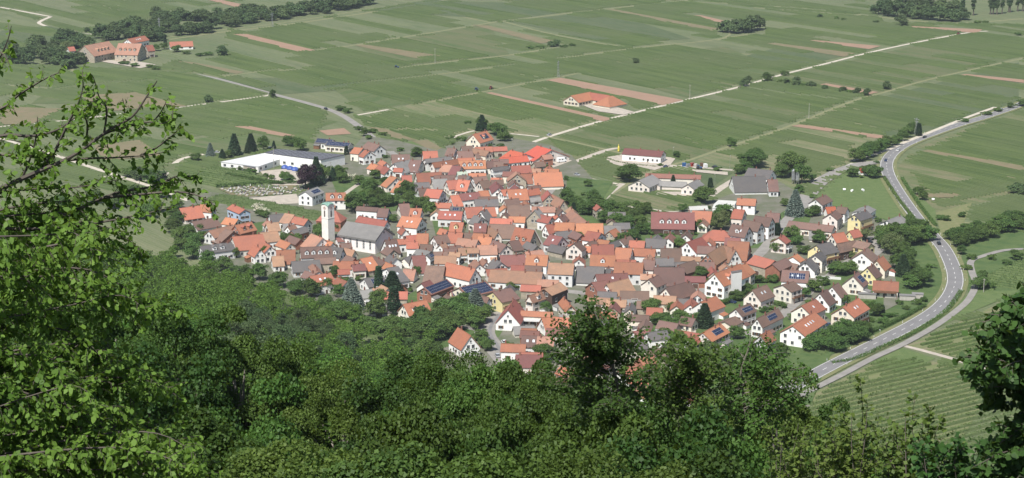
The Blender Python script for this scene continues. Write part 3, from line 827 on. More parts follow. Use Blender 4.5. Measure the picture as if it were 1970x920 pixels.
def house(px1, py1, px2, py2, ex, ey, rc, wc, h, opts=''):
    R1, R2 = at(px1, py1, h), at(px2, py2, h)
    u, n, w, e, L = solve(R1, R2, ex, ey, h)
    hip = 'hip' in opts
    if hip: opts = opts.replace('hip', '')
    if L > 46: R2 = R1+u*46; L = 46
    if L < 5.5: R2 = R1+u*5.5; L = 5.5
    c = (R1+R2)/2; aw = abs(w)
    # local frame: +x along ridge, -y is the seen eave side
    if w > 0: ux = Vector((-u.x, -u.y, 0))
    else: ux = u
    rz = math.atan2(ux.y, ux.x)
    far = math.hypot(c.x, c.y) > 1350
    big = L > 24 or aw > 9.5
    name = 'barn' if (wc in 'ksn' and h < 9.5) or h < 5.6 else ('hall' if big and rc in 'Rm' else 'house')
    if h <= 5.6: name = 'shed'
    root = empty(name, (c.x, c.y, 0.0), rz)
    WMt = WALLC[wc][1] if wc != 'w' else rh.choice(WHITES); RMt = ROOFC[rc][1]
    l2 = L/2-.15; wi = aw-.35; hh = h-.28; rise = (h-e)/aw; ee = h-.28-rise*wi
    g = MB()
    if hip:
        l2 += aw*.8
        g.box(-l2, -wi, -.3, l2, wi, ee)
    else:
        g.poly([(-l2,-wi,-.3),(-l2,wi,-.3),(-l2,wi,ee),(-l2,0,hh),(-l2,-wi,ee),(l2,-wi,-.3),(l2,wi,-.3),(l2,wi,ee),(l2,0,hh),(l2,-wi,ee)],
               [(4,3,2,1,0),(5,6,7,8,9),(0,5,9,4),(1,2,7,6),(2,3,8,7),(3,4,9,8)])
    wall = link('wall', g.mesh('wall', WMt), root)
    g = MB(); th = .22; ov = .42; ze = e-.02
    if hip:
        xo = l2+.4; rl = max(.3, L/2-.2)
        g.poly([(-xo,-aw,ze),(xo,-aw,ze),(xo,aw,ze),(-xo,aw,ze),(-rl,0,h),(rl,0,h),(-xo,-aw,ze-.15),(xo,-aw,ze-.15),(xo,aw,ze-.15),(-xo,aw,ze-.15)],
               [(0,1,5,4),(1,2,5),(2,3,4,5),(3,0,4),(6,7,1,0),(7,8,2,1),(8,9,3,2),(9,6,0,3),(6,9,8,7)])
    else:
        xo = L/2+ov-.15
        for s in (-1, 1):
            P = [(-xo,0,h),(xo,0,h),(xo,s*aw,ze),(-xo,s*aw,ze),(-xo,0,h-th),(xo,0,h-th),(xo,s*aw,ze-th),(-xo,s*aw,ze-th)]
            fs = [(0,1,2,3),(7,6,5,4),(3,2,6,7),(0,3,7,4),(1,5,6,2)]
            if s > 0: pass
            else: fs = [q for q in fs]
            g.poly(P, fs if s < 0 else [q[::-1] for q in fs])
        g.tube((-xo,0,h+.0),(xo,0,h+.0),.13,.13,6)
    roof = link('roof', g.mesh('roof', RMt), root)
    ang = math.atan2(h-e, aw)
    def on_roof(t, x, off=.0): # t: 0 ridge .. 1 eave on the seen side
        return (x, -aw*t, h-(h-e)*t+off)
    if h > 5.6 and name != 'barn' and not far:
        for k in range(1 if L < 14 else 2):
            link('chimney', CM, roof, (rh.uniform(-.35, .35)*L if k == 0 else .38*L, rh.choice([-1, 1])*rh.uniform(.1, .6), h+rh.uniform(-.1, .25)))
    nsk = opts.count('v') and (int(opts[opts.index('v')+1]) if opts.index('v')+1 < len(opts) and opts[opts.index('v')+1].isdigit() else 2)
    for k in range(nsk or 0):
        link('skylight', SKM, roof, on_roof(.45, (k-(nsk-1)/2)*min(2.6, L*.8/nsk), .02), (ang, 0, 0))
    if 'S' in opts or 's' in opts:
        full = 'S' in opts
        pw, pd = (L*.92, aw/math.cos(ang)*.86) if full else (min(L*.6, 7.5), aw/math.cos(ang)*.5)
        me = panel_mesh(pw, pd)
        link('solar_panel', me, roof, on_roof(.48, 0 if full else .08*L, .05), (ang, 0, 0))
    for ch, big_d in (('d', 0), ('D', 1)):
        if ch in opts:
            i = opts.index(ch); k = int(opts[i+1]); dw = 1.9 if not big_d else 2.3
            for j in range(k):
                x = (j-(k-1)/2)*min(4.2 if not big_d else 3.9, L*.85/k); t = .62; z = h-(h-e)*t; zb = z-.3; y0 = -aw*t-.5; y1 = -aw*.18; zt = z+1.25
                g = MB(); hw = dw/2
                g.poly([(x-hw,y0,zb),(x+hw,y0,zb),(x+hw,y0,zt),(x,y0,zt+.7),(x-hw,y0,zt),(x-hw,y1,zb),(x+hw,y1,zb),(x+hw,y1,zt),(x,y1,zt+.7),(x-hw,y1,zt)],
                       [(0,1,2,3,4),(1,6,7,2),(5,0,4,9),(9,4,3,8),(8,3,2,7)])
                d = link('dormer', g.mesh('dormer', M_WHITE if big_d or wc == 'w' else WMt), roof)
                g = MB()
                for s in (-1, 1):
                    P = [(x,y0-.25,zt+.82),(x,y1,zt+.82),(x+s*(hw+.25),y1,zt-.12),(x+s*(hw+.25),y0-.25,zt-.12)]
                    P += [(a, b, c_+.12) for a, b, c_ in P]
                    g.poly(P, [(0,1,2,3),(7,6,5,4),(0,3,7,4),(2,6,7,3),(1,0,4,5),(1,5,6,2)])
                link('dormer_roof', g.mesh('dormer_roof', RMt), d)
                link('window', WM[2], d, (x, y0-.01, z+.05))
    # openings
    if rc != 'x' and name != 'shed':
        wm = WM[0] if rh.random() < .6 else WM[1]
        floors = [z for z in ((1.1, 3.9, 6.6) if wc not in 'kn' else (1.2, 3.9)) if z+1.6 < ee+.1]
        step = 2.9 if wc not in 'ksn' else 4.2
        if far: step = 3.4
        nlong = min(9, max(2, int((2*l2-1.2)/step))); ng = min(6, max(2, int((2*wi-1.2)/(step*.95))))
        def put(me, x, y, z, r, nm='window'): link(nm, me, root, (x, y, z), (0, 0, r))
        for side in (-1, 1):
            for z in floors:
                for k in range(nlong):
                    if rh.random() < (.18 if wc not in 'ksn' else .45): continue
                    x = (k-(nlong-1)/2)*(2*l2-1.4)/nlong
                    put(wm, x, side*wi, z, 0 if side < 0 else math.pi)
            for z in floors:
                if hip: continue
                for k in range(ng):
                    if rh.random() < (.2 if wc not in 'ksn' else .45): continue
                    y = (k-(ng-1)/2)*(2*wi-1.4)/ng
                    put(wm, side*l2, y, z, R(90)*side)
            if not hip:
                zt = floors[-1]+2.8 if floors else 2.6
                if zt+1.5 < hh-.5: 
                    room = (hh-zt-1.4)/rise
                    if room > 1.6:
                        for s in (-1, 1): put(WM[0] if room > 2 else WM[2], side*l2, s*1.1, zt, R(90)*side)
                    elif room > .5: put(WM[2], side*l2, 0, zt, R(90)*side)
                    if zt+3.6 < hh: put(WM[2], side*l2, 0, zt+2.5, R(90)*side)
        if wc in 'ksn': put(GM, rh.uniform(-.2, .2)*L, -wi-.004, 0, 0, 'barn_door')
        else: put(DM, rh.uniform(-.3, .3)*L, -wi-.006, 0, 0, 'door')
    elif name == 'shed': link('garage_door', GM, root, (0, -wi-.004, 0), (0, 0, 0))
    if not hip and L > 8 and name in ('house', 'barn') and rh.random() < .34 and 'D' not in opts and not far:
        aw2, dp, hz_ = rh.uniform(2.6, L*.42), rh.uniform(1.8, 3.2), min(ee-.3, rh.uniform(2.3, 3.2)); sd = rh.choice([-1, 1]); x0 = sd*(l2-aw2/2-.2); y0, y1 = -wi+.1, -wi-dp
        g = MB(); g.poly([(x0-aw2/2,y0,-.3),(x0+aw2/2,y0,-.3),(x0+aw2/2,y1,-.3),(x0-aw2/2,y1,-.3),(x0-aw2/2,y0,hz_),(x0+aw2/2,y0,hz_),(x0+aw2/2,y1,hz_-.7),(x0-aw2/2,y1,hz_-.7)], [(2,3,7,6),(3,0,4,7),(1,2,6,5),(4,5,6,7)])
        an = link('annex', g.mesh('annex', rh.choice(WHITES+[M_WOOD, WMt])), root)
        g = MB(); P = [(x0-aw2/2-.2,y0,hz_+.08),(x0+aw2/2+.2,y0,hz_+.08),(x0+aw2/2+.2,y1-.3,hz_-.72),(x0-aw2/2-.2,y1-.3,hz_-.72)]; P += [(a_, b_, c__+.15) for a_, b_, c__ in P]
        g.poly(P, [(3,2,1,0),(4,5,6,7),(2,3,7,6),(3,0,4,7),(1,2,6,5)]); link('annex_roof', g.mesh('annex_roof', rh.choice([RMt, RMt, ROOFC['g'][1], ROOFC['k'][1]])), an)
    if 'bal' in opts:
        g = MB(); bw = min(L*.45, 5.5); z = 2.9
        g.box(-bw, -wi-1.5, z-.18, bw, -wi-.01, z); 
        for k in range(int(bw*2/.9)+1): g.box(-bw+k*.9, -wi-1.5, z, -bw+k*.9+.1, -wi-1.42, z+.9)
        g.box(-bw, -wi-1.55, z+.25, bw, -wi-1.5, z+1.0)
        for s in (-1, 1): g.box(s*bw-.08, -wi-1.5, -.2, s*bw+.08, -wi-1.34, z-.18)
        link('balcony', g.mesh('balcony', M_WOOD if wc != 'w' or rh.random() < .5 else M_WHITE), root)
    if rc == 'm' and wc == 'n':      # the great barn: open gallery posts under the eave
        for k in range(7):
            g = MB(); x = -l2+.4+k*(2*l2-.8)/6; g.box(x-.14, -wi-2.0, -.2, x+.14, -wi-1.72, e-1.2); link('post', g.mesh('post', M_SHUT), root)
    px, py = px_of(c.x, c.y, (h+e)/2)
    extra = {'s': ' with solar panels', 'S': ' covered in solar panels', 'v': ' with skylights', 'd': ' with dormers', 'D': ' with dormers', 'b': ' with balcony'}
    ex_ = next((extra[q] for q in opts if q in extra), '')
    word = {'house': 'house', 'barn': 'barn', 'hall': 'hall', 'shed': 'low building'}[name]
    register(root, f"{ROOFC[rc][0]} {WALLC[wc][0]} {word}{ex_}", {'shed': 'outbuilding'}.get(name, name), px, py, 'houses of the far hamlet' if far and px < 400 else 'buildings of the village')
    HOUSES.append((root, c, L, aw, rz, e, h))
for ln in HD.strip().split('\n'):
    q = ln.split(); x0, y0, s = CR[q[0]]; v = [float(a) for a in q[1:7]]
    if q[7] == 'x': continue
    P = [x0+v[i]/s if i % 2 == 0 else y0+v[i]/s for i in range(6)]
    house(*P, q[7], q[8], float(q[9]), q[10] if len(q) > 10 else '')
# lean-tos and back buildings that close the yards of the old core
CORE = [(840,300),(1000,300),(1085,330),(1090,400),(1190,430),(1400,450),(1460,470),(1450,540),(1330,600),(1360,700),(1340,790),(1000,770),(960,700),(1010,640),(1000,600),(900,560),(860,600),(760,610),(690,590),(640,560),(560,520),(430,490),(420,440),(560,430),(650,500),(800,480),(830,400),(720,360),(760,310)]
def inside(x, y, poly):
    c = False; n = len(poly)
    for i in range(n):
        (x0, y0), (x1, y1) = poly[i], poly[i-1]
        if (y0 > y) != (y1 > y) and x < (x1-x0)*(y-y0)/(y1-y0)+x0: c = not c
    return c
STREETS = [catmull([at(x, y) for x, y in q], 6) for q in ([(1075,560),(1060,590),(962,606),(938,629)], [(1080,345),(1020,420),(1040,480),(1060,540),(1075,560)], [(750,292),(800,330),(860,390),(880,450),(960,500),(1060,545)], [(1450,500),(1350,560),(1200,570),(1075,560)])]
def clear(p, r):
    for (o_, c, L, aw, rz_, e, h) in HOUSES:
        d = p-c; lx = abs(d.x*math.cos(rz_)+d.y*math.sin(rz_)); ly = abs(-d.x*math.sin(rz_)+d.y*math.cos(rz_))
        if max(lx-L/2, 0)**2+max(ly-aw, 0)**2 < r*r: return False
    return all((p-q).length > 4.5 for st in STREETS for q in st)
nf_ = 0
for k in range(5000):
    x, y = rh.uniform(400, 1480), rh.uniform(300, 790)
    if not inside(x, y, CORE): continue
    p = at(x, y)
    if (p-at(705, 470)).length < 22 or (p-at(632, 462)).length < 9 or not clear(p, 2.9): continue
    near_ = min(HOUSES, key=lambda q: (q[1]-p).length); rz_ = near_[4]+rh.choice([0, math.pi/2]); u = Vector((math.cos(rz_), math.sin(rz_), 0)); L = rh.uniform(6.5, 11); h = rh.uniform(5.0, 7.2); w = rh.uniform(2.6, 3.6)
    P1, P2 = p+u*L/2, p-u*L/2; e_ = p+u*L/2+Vector((-u.y, u.x, 0))*w
    a, b, c = px_of(P1.x, P1.y, h), px_of(P2.x, P2.y, h), px_of(e_.x, e_.y, h-w*.8)
    house(*a, *b, *c, rh.choice('trobkmtb'), rh.choice('wwsck'), h); nf_ += 1
    if nf_ >= 125: break
print('FILL', nf_)
# ------------------------------------------------------------------ flat roofed halls: outline of the roof edge at its height
def flat(name, pts, h, wall, roof, desc, rim=.25, cat='hall', par=None):
    P = [at(x, y, h) for x, y in pts]; c = sum(P, Vector())/len(P); n = len(P)
    if sum(P[i].x*P[(i+1)%n].y-P[(i+1)%n].x*P[i].y for i in range(n)) < 0: P = P[::-1]
    root = par or empty(name, (c.x, c.y, 0)); Q = [(p.x-c.x, p.y-c.y) for p in P]
    base = Vector((c.x, c.y, 0)) if par is None else Vector((c.x, c.y, 0))-par.location
    g = MB(); g.poly([(x, y, -.3) for x, y in Q]+[(x, y, h-rim) for x, y in Q], [(i, (i+1)%n, n+(i+1)%n, n+i) for i in range(n)])
    link('wall', g.mesh('wall', wall), root, tuple(base) if par else None)
    g = MB(); k = 1.012; g.poly([(x*k, y*k, h-rim) for x, y in Q]+[(x*k, y*k, h) for x, y in Q], [(i, (i+1)%n, n+(i+1)%n, n+i) for i in range(n)]+[tuple(range(n, 2*n)), tuple(range(n))[::-1]])
    link('roof', g.mesh('roof', roof), root, tuple(base) if par else None)
    for i in range(n):
        a, b = Vector((*Q[i], 0)), Vector((*Q[(i+1)%n], 0)); d = b-a; L = d.length; rzz = math.atan2(d.y, d.x)
        for kk in range(int(L/5.5)):
            if rh.random() < .45: continue
            p = a+d*((kk+.5)/max(1, int(L/5.5))); nrm = Vector((d.y, -d.x, 0)).normalized()
            link('window', WM[0], root, tuple(p+nrm*.01+Vector((0, 0, 1.3))+(base if par else Vector())), (0, 0, rzz), (1.5, 1, 1))
    if par is None:
        px, py = px_of(c.x, c.y, h); register(root, desc, cat, px, py, 'buildings of the village')
    return root, P
def c_(cr, *v):
    x0, y0, s = CR[cr]; return [(x0+v[i]/s, y0+v[i+1]/s) for i in range(0, len(v), 2)]
M_MEMB = simple('roof_membrane', (.075,.075,.088), .95, var=.2, scale=.2)
M_ROOFW = simple('roof_sheet_white', (.66,.66,.65), .6, var=.12, scale=.2)
hl, _ = flat('hall', c_('C1', 365,350, 680,287, 853,312, 640,385), 3.8, WALLC['w'][1], M_ROOFW, 'long low white hall with white flat roof')
hl2, HP = flat('hall', c_('C1', 684,284, 775,254, 1278,298, 1100,337), 6.6, WALLC['w'][1], M_MEMB, 'large white industrial hall with dark ribbed flat roof')
g = MB()   # ribs of the dark roof
A, B, C_, D_ = [at(*p, 6.6)-hl2.location for p in c_('C1', 684,284, 775,254, 1278,298, 1100,337)]
for k in range(1, 16):
    p, q = A.lerp(D_, k/16), B.lerp(C_, k/16); d = (q-p).normalized(); n_ = Vector((-d.y, d.x, 0))*.12
    p, q = p+d*1, q-d*1
    g.poly([(*(p-n_).xy, 6.602), (*(p+n_).xy, 6.602), (*(q+n_).xy, 6.602), (*(q-n_).xy, 6.602), (*(p-n_).xy, 6.68), (*(p+n_).xy, 6.68), (*(q+n_).xy, 6.68), (*(q-n_).xy, 6.68)], [(0,1,5,4),(1,2,6,5),(2,3,7,6),(3,0,4,7),(4,5,6,7)])
link('roof_rib', g.mesh('roof_rib', M_RAIL), hl2)
flat('hall', c_('C1', 515,375, 560,360, 640,378, 610,395), 3.2, WALLC['s'][1], M_MEMB, 'small dark roofed entrance wing')
flat('hall', c_('C3', 1200,665, 1235,632, 1368,640, 1355,668, 1300,672, 1290,690, 1190,692), 5.0, WALLC['w'][1], ROOFC['W'][1], 'white flat roofed workshop with stepped outline')
flat('tower_block', c_('C7', 1365,468, 1445,455, 1447,470, 1372,482), 12.5, WALLC['w'][1], ROOFC['k'][1], 'white stair tower block of the orange roofed apartment house', cat='house')
# ------------------------------------------------------------------ church and tower
def church():
    h = 13.0; R1, R2 = at(*c_('K', 862, 383)[0], h), at(*c_('K', 448, 320)[0], h)
    ex, ey = c_('K', 738, 522)[0]
    u, n, w, e, L = solve(R1, R2, ex, ey, h); aw = abs(w); c = (R1+R2)/2
    rz = math.atan2(-u.y, -u.x) if w > 0 else math.atan2(u.y, u.x)
    root = empty('church', (c.x, c.y, 0), rz); l2, wi = L/2-.5, aw-.7; rise = (h-e)/aw; ee = h-.5-rise*wi
    g = MB(); g.poly([(-l2,-wi,-.3),(-l2,wi,-.3),(-l2,wi,ee),(-l2,0,h-.5),(-l2,-wi,ee),(l2,-wi,-.3),(l2,wi,-.3),(l2,wi,ee),(l2,0,h-.5),(l2,-wi,ee)],
               [(4,3,2,1,0),(5,6,7,8,9),(0,5,9,4),(1,2,7,6),(2,3,8,7),(3,4,9,8)])
    link('wall', g.mesh('wall', simple('church_plaster', (.78,.73,.70), .85, var=.1)), root)
    g = MB(); xo = L/2+.35
    for s in (-1, 1):
        P = [(-xo,0,h),(xo,0,h),(xo,s*aw,e),(-xo,s*aw,e),(-xo,0,h-.9),(xo,0,h-.9),(xo,s*aw,e-.9),(-xo,s*aw,e-.9)]
        fs = [(0,1,2,3),(7,6,5,4),(3,2,6,7),(0,3,7,4),(1,5,6,2)]
        g.poly(P, fs if s < 0 else [q[::-1] for q in fs])
    rf = link('roof', g.mesh('roof', ROOFC['g'][1]), root)
    g = MB(); hw, hh = .55, 4.6
    pts = [(-hw,0),(hw,0)]+[(hw*math.cos(t), hh-hw+hw*math.sin(t)) for t in np.linspace(0, math.pi, 7)]
    g.poly([(x, -.05, z) for x, z in pts], [list(range(len(pts)))], 0)
    for z in np.arange(.7, hh-.4, .75): g.box(-hw, -.10, z, hw, -.052, z+.10, 1)
    g.box(-.05, -.10, 0, .05, -.053, hh-.1, 1); g.box(-hw-.2, -.2, -.15, hw+.2, -.0, -.02, 1)
    wm = g.mesh('arched_window', [M_GLASS, M_FRAME])
    for side in (-1, 1):
        for k in range(5): link('arched_window', wm, root, ((k-2)*L*.175, side*(wi+.004), 2.4), (0, 0, 0 if side < 0 else math.pi))
    for s in (-1, 1): link('window', WM[2], root, (s*l2, 0, h-3.4), (0, 0, R(90)*s))
    link('door', DM, root, (l2+.004, 0, 0), (0, 0, R(90)), (1.6, 1, 1.4))
    g = MB(); g.lathe([(wi*.55, -.3), (wi*.55, 5.0), (.2, 7.0)], (-l2*0-l2-.4, 0, 0), 14)
    link('apse', g.mesh('apse', WALLC['c'][1]), root)
    tag(root, 'church with grey slate roof, pale pink walls and tall arched windows', 'church')
church()
def tower():
    b = at(632, 462.5); root = empty('church_tower', (b.x, b.y, 0), R(50)); s = 2.35; H = 18.6
    WT = simple('tower_render', (.76,.73,.68), .85, var=.12)
    g = MB(); g.box(-s, -s, -.3, s, s, H)
    # wavy gable on each face
    for k in range(4):
        m = Matrix.Rotation(R(90*k), 3, 'Z'); top = [(x, -s, H+1.0*max(0, math.cos(x/s*math.pi/2))**.8) for x in np.linspace(-s, s, 9)]
        pts = [(-s,-s,H-.01)]+[(x, y, z+.01) for x, y, z in top]+[(s,-s,H-.01)]
        P = [m@Vector(p) for p in pts]+[m@Vector((p[0], p[1]+.3, p[2])) for p in pts]; n = len(pts)
        g.poly([tuple(p) for p in P], [tuple(range(n))[::-1], tuple(range(n, 2*n))]+[(i, i+1, n+i+1, n+i) for i in range(n-1)])
    link('shaft', g.mesh('shaft', WT), root)
    g = MB(); g.box(-s-.12, -s-.12, 12.2, s+.12, s+.12, 12.45); link('string_course', g.mesh('string_course', WT), root)
    g = MB()
    o = s+.28
    for k in range(4):
        m = Matrix.Rotation(R(90*k), 3, 'Z'); xs = np.linspace(-o, o, 9)
        e = [m@Vector((x, -o, H+.12+1.0*max(0, math.cos(x/o*math.pi/2))**.8)) for x in xs]; e2 = [p+Vector((0, 0, .22)) for p in e]
        c = [(0, 0, H+1.9)]
        g.poly([tuple(p) for p in e2]+c, [(i, i+1, 9) for i in range(8)])
        g.poly([tuple(p) for p in e+e2], [(i, i+1, 9+i+1, 9+i) for i in range(8)])
    g.tube((0, 0, H+1.7), (0, 0, H+3.0), .06, .04, 6)
    link('roof', g.mesh('roof', M_COPPER), root)
    g = MB(); pts = [(-.4, 0), (.4, 0), (.4, 3.1), (0, 3.5), (-.4, 3.1)]
    g.poly([(x, -.04, z) for x, z in pts], [(0, 1, 2, 3, 4)], 0)
    for z in np.arange(.4, 3, .4): g.box(-.4, -.12, z, .4, -.05, z+.1, 1)
    lm = g.mesh('belfry_louver', [M_GLASS, M_SHUT])
    g = MB(); g.lathe([(.85, 0), (.85, .08)], (0, 0, 0), 20); cm = g.mesh('clock_face', [simple('clock_face', (.55,.42,.38), .5)])
    g = MB(); g.box(-.04, 0, .10, .04, .7, .13); g.box(-.04, -.04, .10, .5, .04, .13); hm = g.mesh('clock_hand', [M_BLACK])
    for k in range(4):
        a = R(90*k); d = Vector((math.sin(a), -math.cos(a), 0))
        for sx in (-.95, .95) if False else (0,):
            link('belfry_louver', lm, root, tuple(d*(s+.003)+Vector((0, 0, 13.0))), (0, 0, a))
        c = link('clock_face', cm, root, tuple(d*(s+.01)+Vector((0, 0, 17.7))), (R(90), 0, a))
        link('clock_hand', hm, c)
    tag(root, 'slender white church tower with copper top, clocks and louvered slits', 'tower')
tower()
# ------------------------------------------------------------------ foliage
def leafmat(name, c, c2, trans=.25, obv=.25, rough=.6, spec=.18):
    m, t, b = nodes(name)
    geo = N(t, 'ShaderNodeNewGeometry'); v = coord(t)
    o = mixc(t, geo.outputs['Random Per Island'], c, c2)
    big = ramp(t, noise(t, v, .35, 2), .3, .7)
    o = mixc(t, math_(t, 'MULTIPLY', big, .35), o, [c2[0]*1.25, c2[1]*1.12, c2[2]])
    r = N(t, 'ShaderNodeMapRange'); t.links.new(rnd(t), r.inputs[0]); r.inputs[3].default_value = 1-obv; r.inputs[4].default_value = 1+obv
    r2 = N(t, 'ShaderNodeMapRange'); t.links.new(math_(t, 'FRACT', math_(t, 'MULTIPLY', rnd(t), 13.7)), r2.inputs[0]); r2.inputs[3].default_value = .487; r2.inputs[4].default_value = .515
    h = N(t, 'ShaderNodeHueSaturation'); t.links.new(o, h.inputs['Color']); t.links.new(r.outputs[0], h.inputs['Value']); t.links.new(r2.outputs[0], h.inputs['Hue'])
    t.links.new(h.outputs[0], b.inputs['Base Color']); b.inputs['Roughness'].default_value = rough; b.inputs['Specular IOR Level'].default_value = spec
    tr = N(t, 'ShaderNodeBsdfTranslucent'); ms = N(t, 'ShaderNodeMixShader'); ms.inputs[0].default_value = trans
    tc = mixc(t, .5, h.outputs[0], (.30,.42,.03), 'MIX'); t.links.new(tc, tr.inputs[0])
    out = t.nodes['Material Output']; t.links.new(b.outputs[0], ms.inputs[1]); t.links.new(tr.outputs[0], ms.inputs[2]); t.links.new(ms.outputs[0], out.inputs[0])
    return m
L_MID = leafmat('leaf_mid', (.050,.095,.026), (.085,.145,.036), .18)
L_FAR = leafmat('leaf_far', (.048,.082,.034), (.078,.122,.046), .12, .22)
L_HILL = leafmat('leaf_hill', (.034,.088,.014), (.090,.185,.030), .25, .38)
L_NEAR = leafmat('leaf_near', (.024,.057,.013), (.070,.128,.027), .22, .25, .55)
L_NEAR2 = leafmat('leaf_near_yellow', (.034,.066,.015), (.086,.138,.030), .25, .2, .55)
L_NEAR3 = leafmat('leaf_near_dark', (.020,.050,.013), (.058,.112,.026), .2, .2, .55)
L_BRIGHT = leafmat('leaf_bright', (.060,.125,.020), (.145,.245,.042), .32, .05, .55)
L_MAPLE = leafmat('leaf_maple', (.022,.055,.016), (.055,.115,.028), .2, .1, .5)
L_SHOOT = leafmat('leaf_shoot', (.055,.095,.020), (.115,.165,.040), .3, .15, .55)
L_CON = leafmat('needle_dark', (.018,.040,.020), (.036,.068,.030), .0, .25, .6)
L_BLUE = leafmat('needle_blue', (.085,.125,.105), (.13,.17,.14), .0, .1, .6)
L_PINE = leafmat('needle_pine', (.038,.070,.026), (.072,.112,.044), .0, .2, .6)
L_PURP = leafmat('leaf_purple', (.022,.012,.020), (.045,.022,.032), .0, .1, .4)
L_WILL = leafmat('leaf_willow', (.085,.125,.045), (.13,.165,.065), .15, .12)
L_BLOS = leafmat('blossom', (.06,.11,.03), (.75,.72,.60), .1, .05)
M_BARK = simple('bark', (.10,.085,.07), .95, var=.4, scale=3)
M_BARKL = simple('bark_pale', (.26,.235,.20), .95, var=.4, scale=6)
M_BARKM = simple('bark_mid', (.17,.15,.125), .95, var=.4, scale=6)
nr = np.random.default_rng(11)
def quads(name, P, A, B, mat, six=False):
    """leaves: P base, A length vector, B half width vector (all n x 3)"""
    n = len(P)
    if six:
        nn = np.cross(A, B); nn /= np.linalg.norm(nn, axis=1, keepdims=True)+1e-9; wl = np.linalg.norm(B, axis=1, keepdims=True)
        V = np.stack([P, P+.35*A+B+nn*wl*.35, P+.75*A+.62*B+nn*wl*.25, P+A, P+.75*A-.62*B+nn*wl*.25, P+.35*A-B+nn*wl*.35], 1).reshape(-1, 3); k = 6
    else:
        nn = np.cross(A, B); nn /= np.linalg.norm(nn, axis=1, keepdims=True)+1e-9; wl = np.linalg.norm(B, axis=1, keepdims=True)
        V = np.stack([P, P+.5*A+B+nn*wl*.3, P+A, P+.5*A-B+nn*wl*.3], 1).reshape(-1, 3); k = 4
    me = bpy.data.meshes.new(name); me.vertices.add(n*k); me.vertices.foreach_set('co', V.astype(np.float32).ravel())
    me.loops.add(n*k); me.loops.foreach_set('vertex_index', np.arange(n*k, dtype=np.int32))
    me.polygons.add(n); me.polygons.foreach_set('loop_start', np.arange(0, n*k, k, dtype=np.int32))
    me.materials.append(mat); me.update(calc_edges=True); me.validate(); return me
def unit(a): return a/(np.linalg.norm(a, axis=-1, keepdims=True)+1e-9)
def leaves_at(C, Nrm, size, flat=.6, asp=.42, droop=0.0):
    """random leaf frames whose faces look roughly along Nrm"""
    n = len(C); nn = unit(Nrm*flat+nr.normal(size=(n, 3))*(1-flat)*.9)
    a = unit(np.cross(nn, nr.normal(size=(n, 3)))); a[:, 2] -= droop; a = unit(a); b = unit(np.cross(nn, a))
    s = size*nr.uniform(.65, 1.25, (n, 1))
    return C, a*s, b*s*asp
def crown(h, r, z0, ncl, nl, size, shape='round', cr=.34, flat=.6, asp=.45, lean=0, gap=.0):
    """uneven crown of leaf clumps between z0 and h; returns leaf centres + normals, clump centres"""
    zc, hz = (h+z0)/2, (h-z0)/2
    C = []
    while len(C) < ncl:
        d = unit(nr.normal(size=3)); rr = nr.uniform(.35, 1.0)**.55
        p = d*rr
        if p[2] < -.75: continue
        wob = 1+.22*math.sin(3*math.atan2(p[1], p[0])+h)+.12*nr.normal()
        if shape == 'wide' and p[2] > 0: p[2] *= .8
        if shape == 'col': wob = 1
        C.append([p[0]*r*(1-cr*.6)*wob+lean*(p[2]+1), p[1]*r*(1-cr*.6)*wob, zc+p[2]*hz*(1-cr*.45)])
    C = np.array(C); per = max(3, nl//ncl); rs = r*cr*nr.uniform(.65, 1.3, ncl)
    d = unit(nr.normal(size=(ncl, per, 3))); d[:, :, 2] = np.abs(d[:, :, 2])*1.0-.28*nr.random((ncl, per))
    rad = nr.uniform(.25, 1.0, (ncl, per, 1))**.45*rs[:, None, None]
    off = d*rad; off[:, :, 2] *= .85
    P = (C[:, None, :]+off).reshape(-1, 3)
    out = unit(P-np.array([0, 0, zc-.3*hz])); Nn = unit(d.reshape(-1, 3)*.7+out*.5+np.array([0, 0, .45]))
    return P, Nn, C
def trunk_mesh(name, h, r, C, mat, limbs=7, z0=1.5, wood=.035, fine=True):
    g = MB(); base = Vector((0, 0, -1.5)); top = Vector((0, 0, h*(.8 if fine else .62))); pts = [base.lerp(top, t)+Vector((math.sin(t*7)*h*.012, math.cos(t*5)*h*.012, 0)) for t in (0, .12, .3, .5, .72, 1)]
    R0 = h*wood
    for i in range(5): g.tube(pts[i], pts[i+1], R0*(1.15-i*.19), R0*(1.15-(i+1)*.19)+.01, 7, cap=False)
    idx = nr.choice(len(C), min(limbs, len(C)), replace=False)
    for j in idx:
        c = Vector(C[j]); z = min(h*.72, max(z0*.8, c.z*.62)); a = Vector((math.sin(z*7/h)*0, 0, z)); m = a.lerp(c, .5)+Vector((nr.normal()*.06*h*.3, nr.normal()*.06*h*.3, h*.03))
        g.tube(a, m, R0*.42, R0*.26, 5, cap=False); g.tube(m, c, R0*.26, R0*.08, 5, cap=False)
        for k in range(2 if fine else 0):
            e = c+Vector(nr.normal(size=3))*r*.28; g.tube(m.lerp(c, .5), e, R0*.13, R0*.04, 4, cap=False)
    return g.mesh(name, mat)
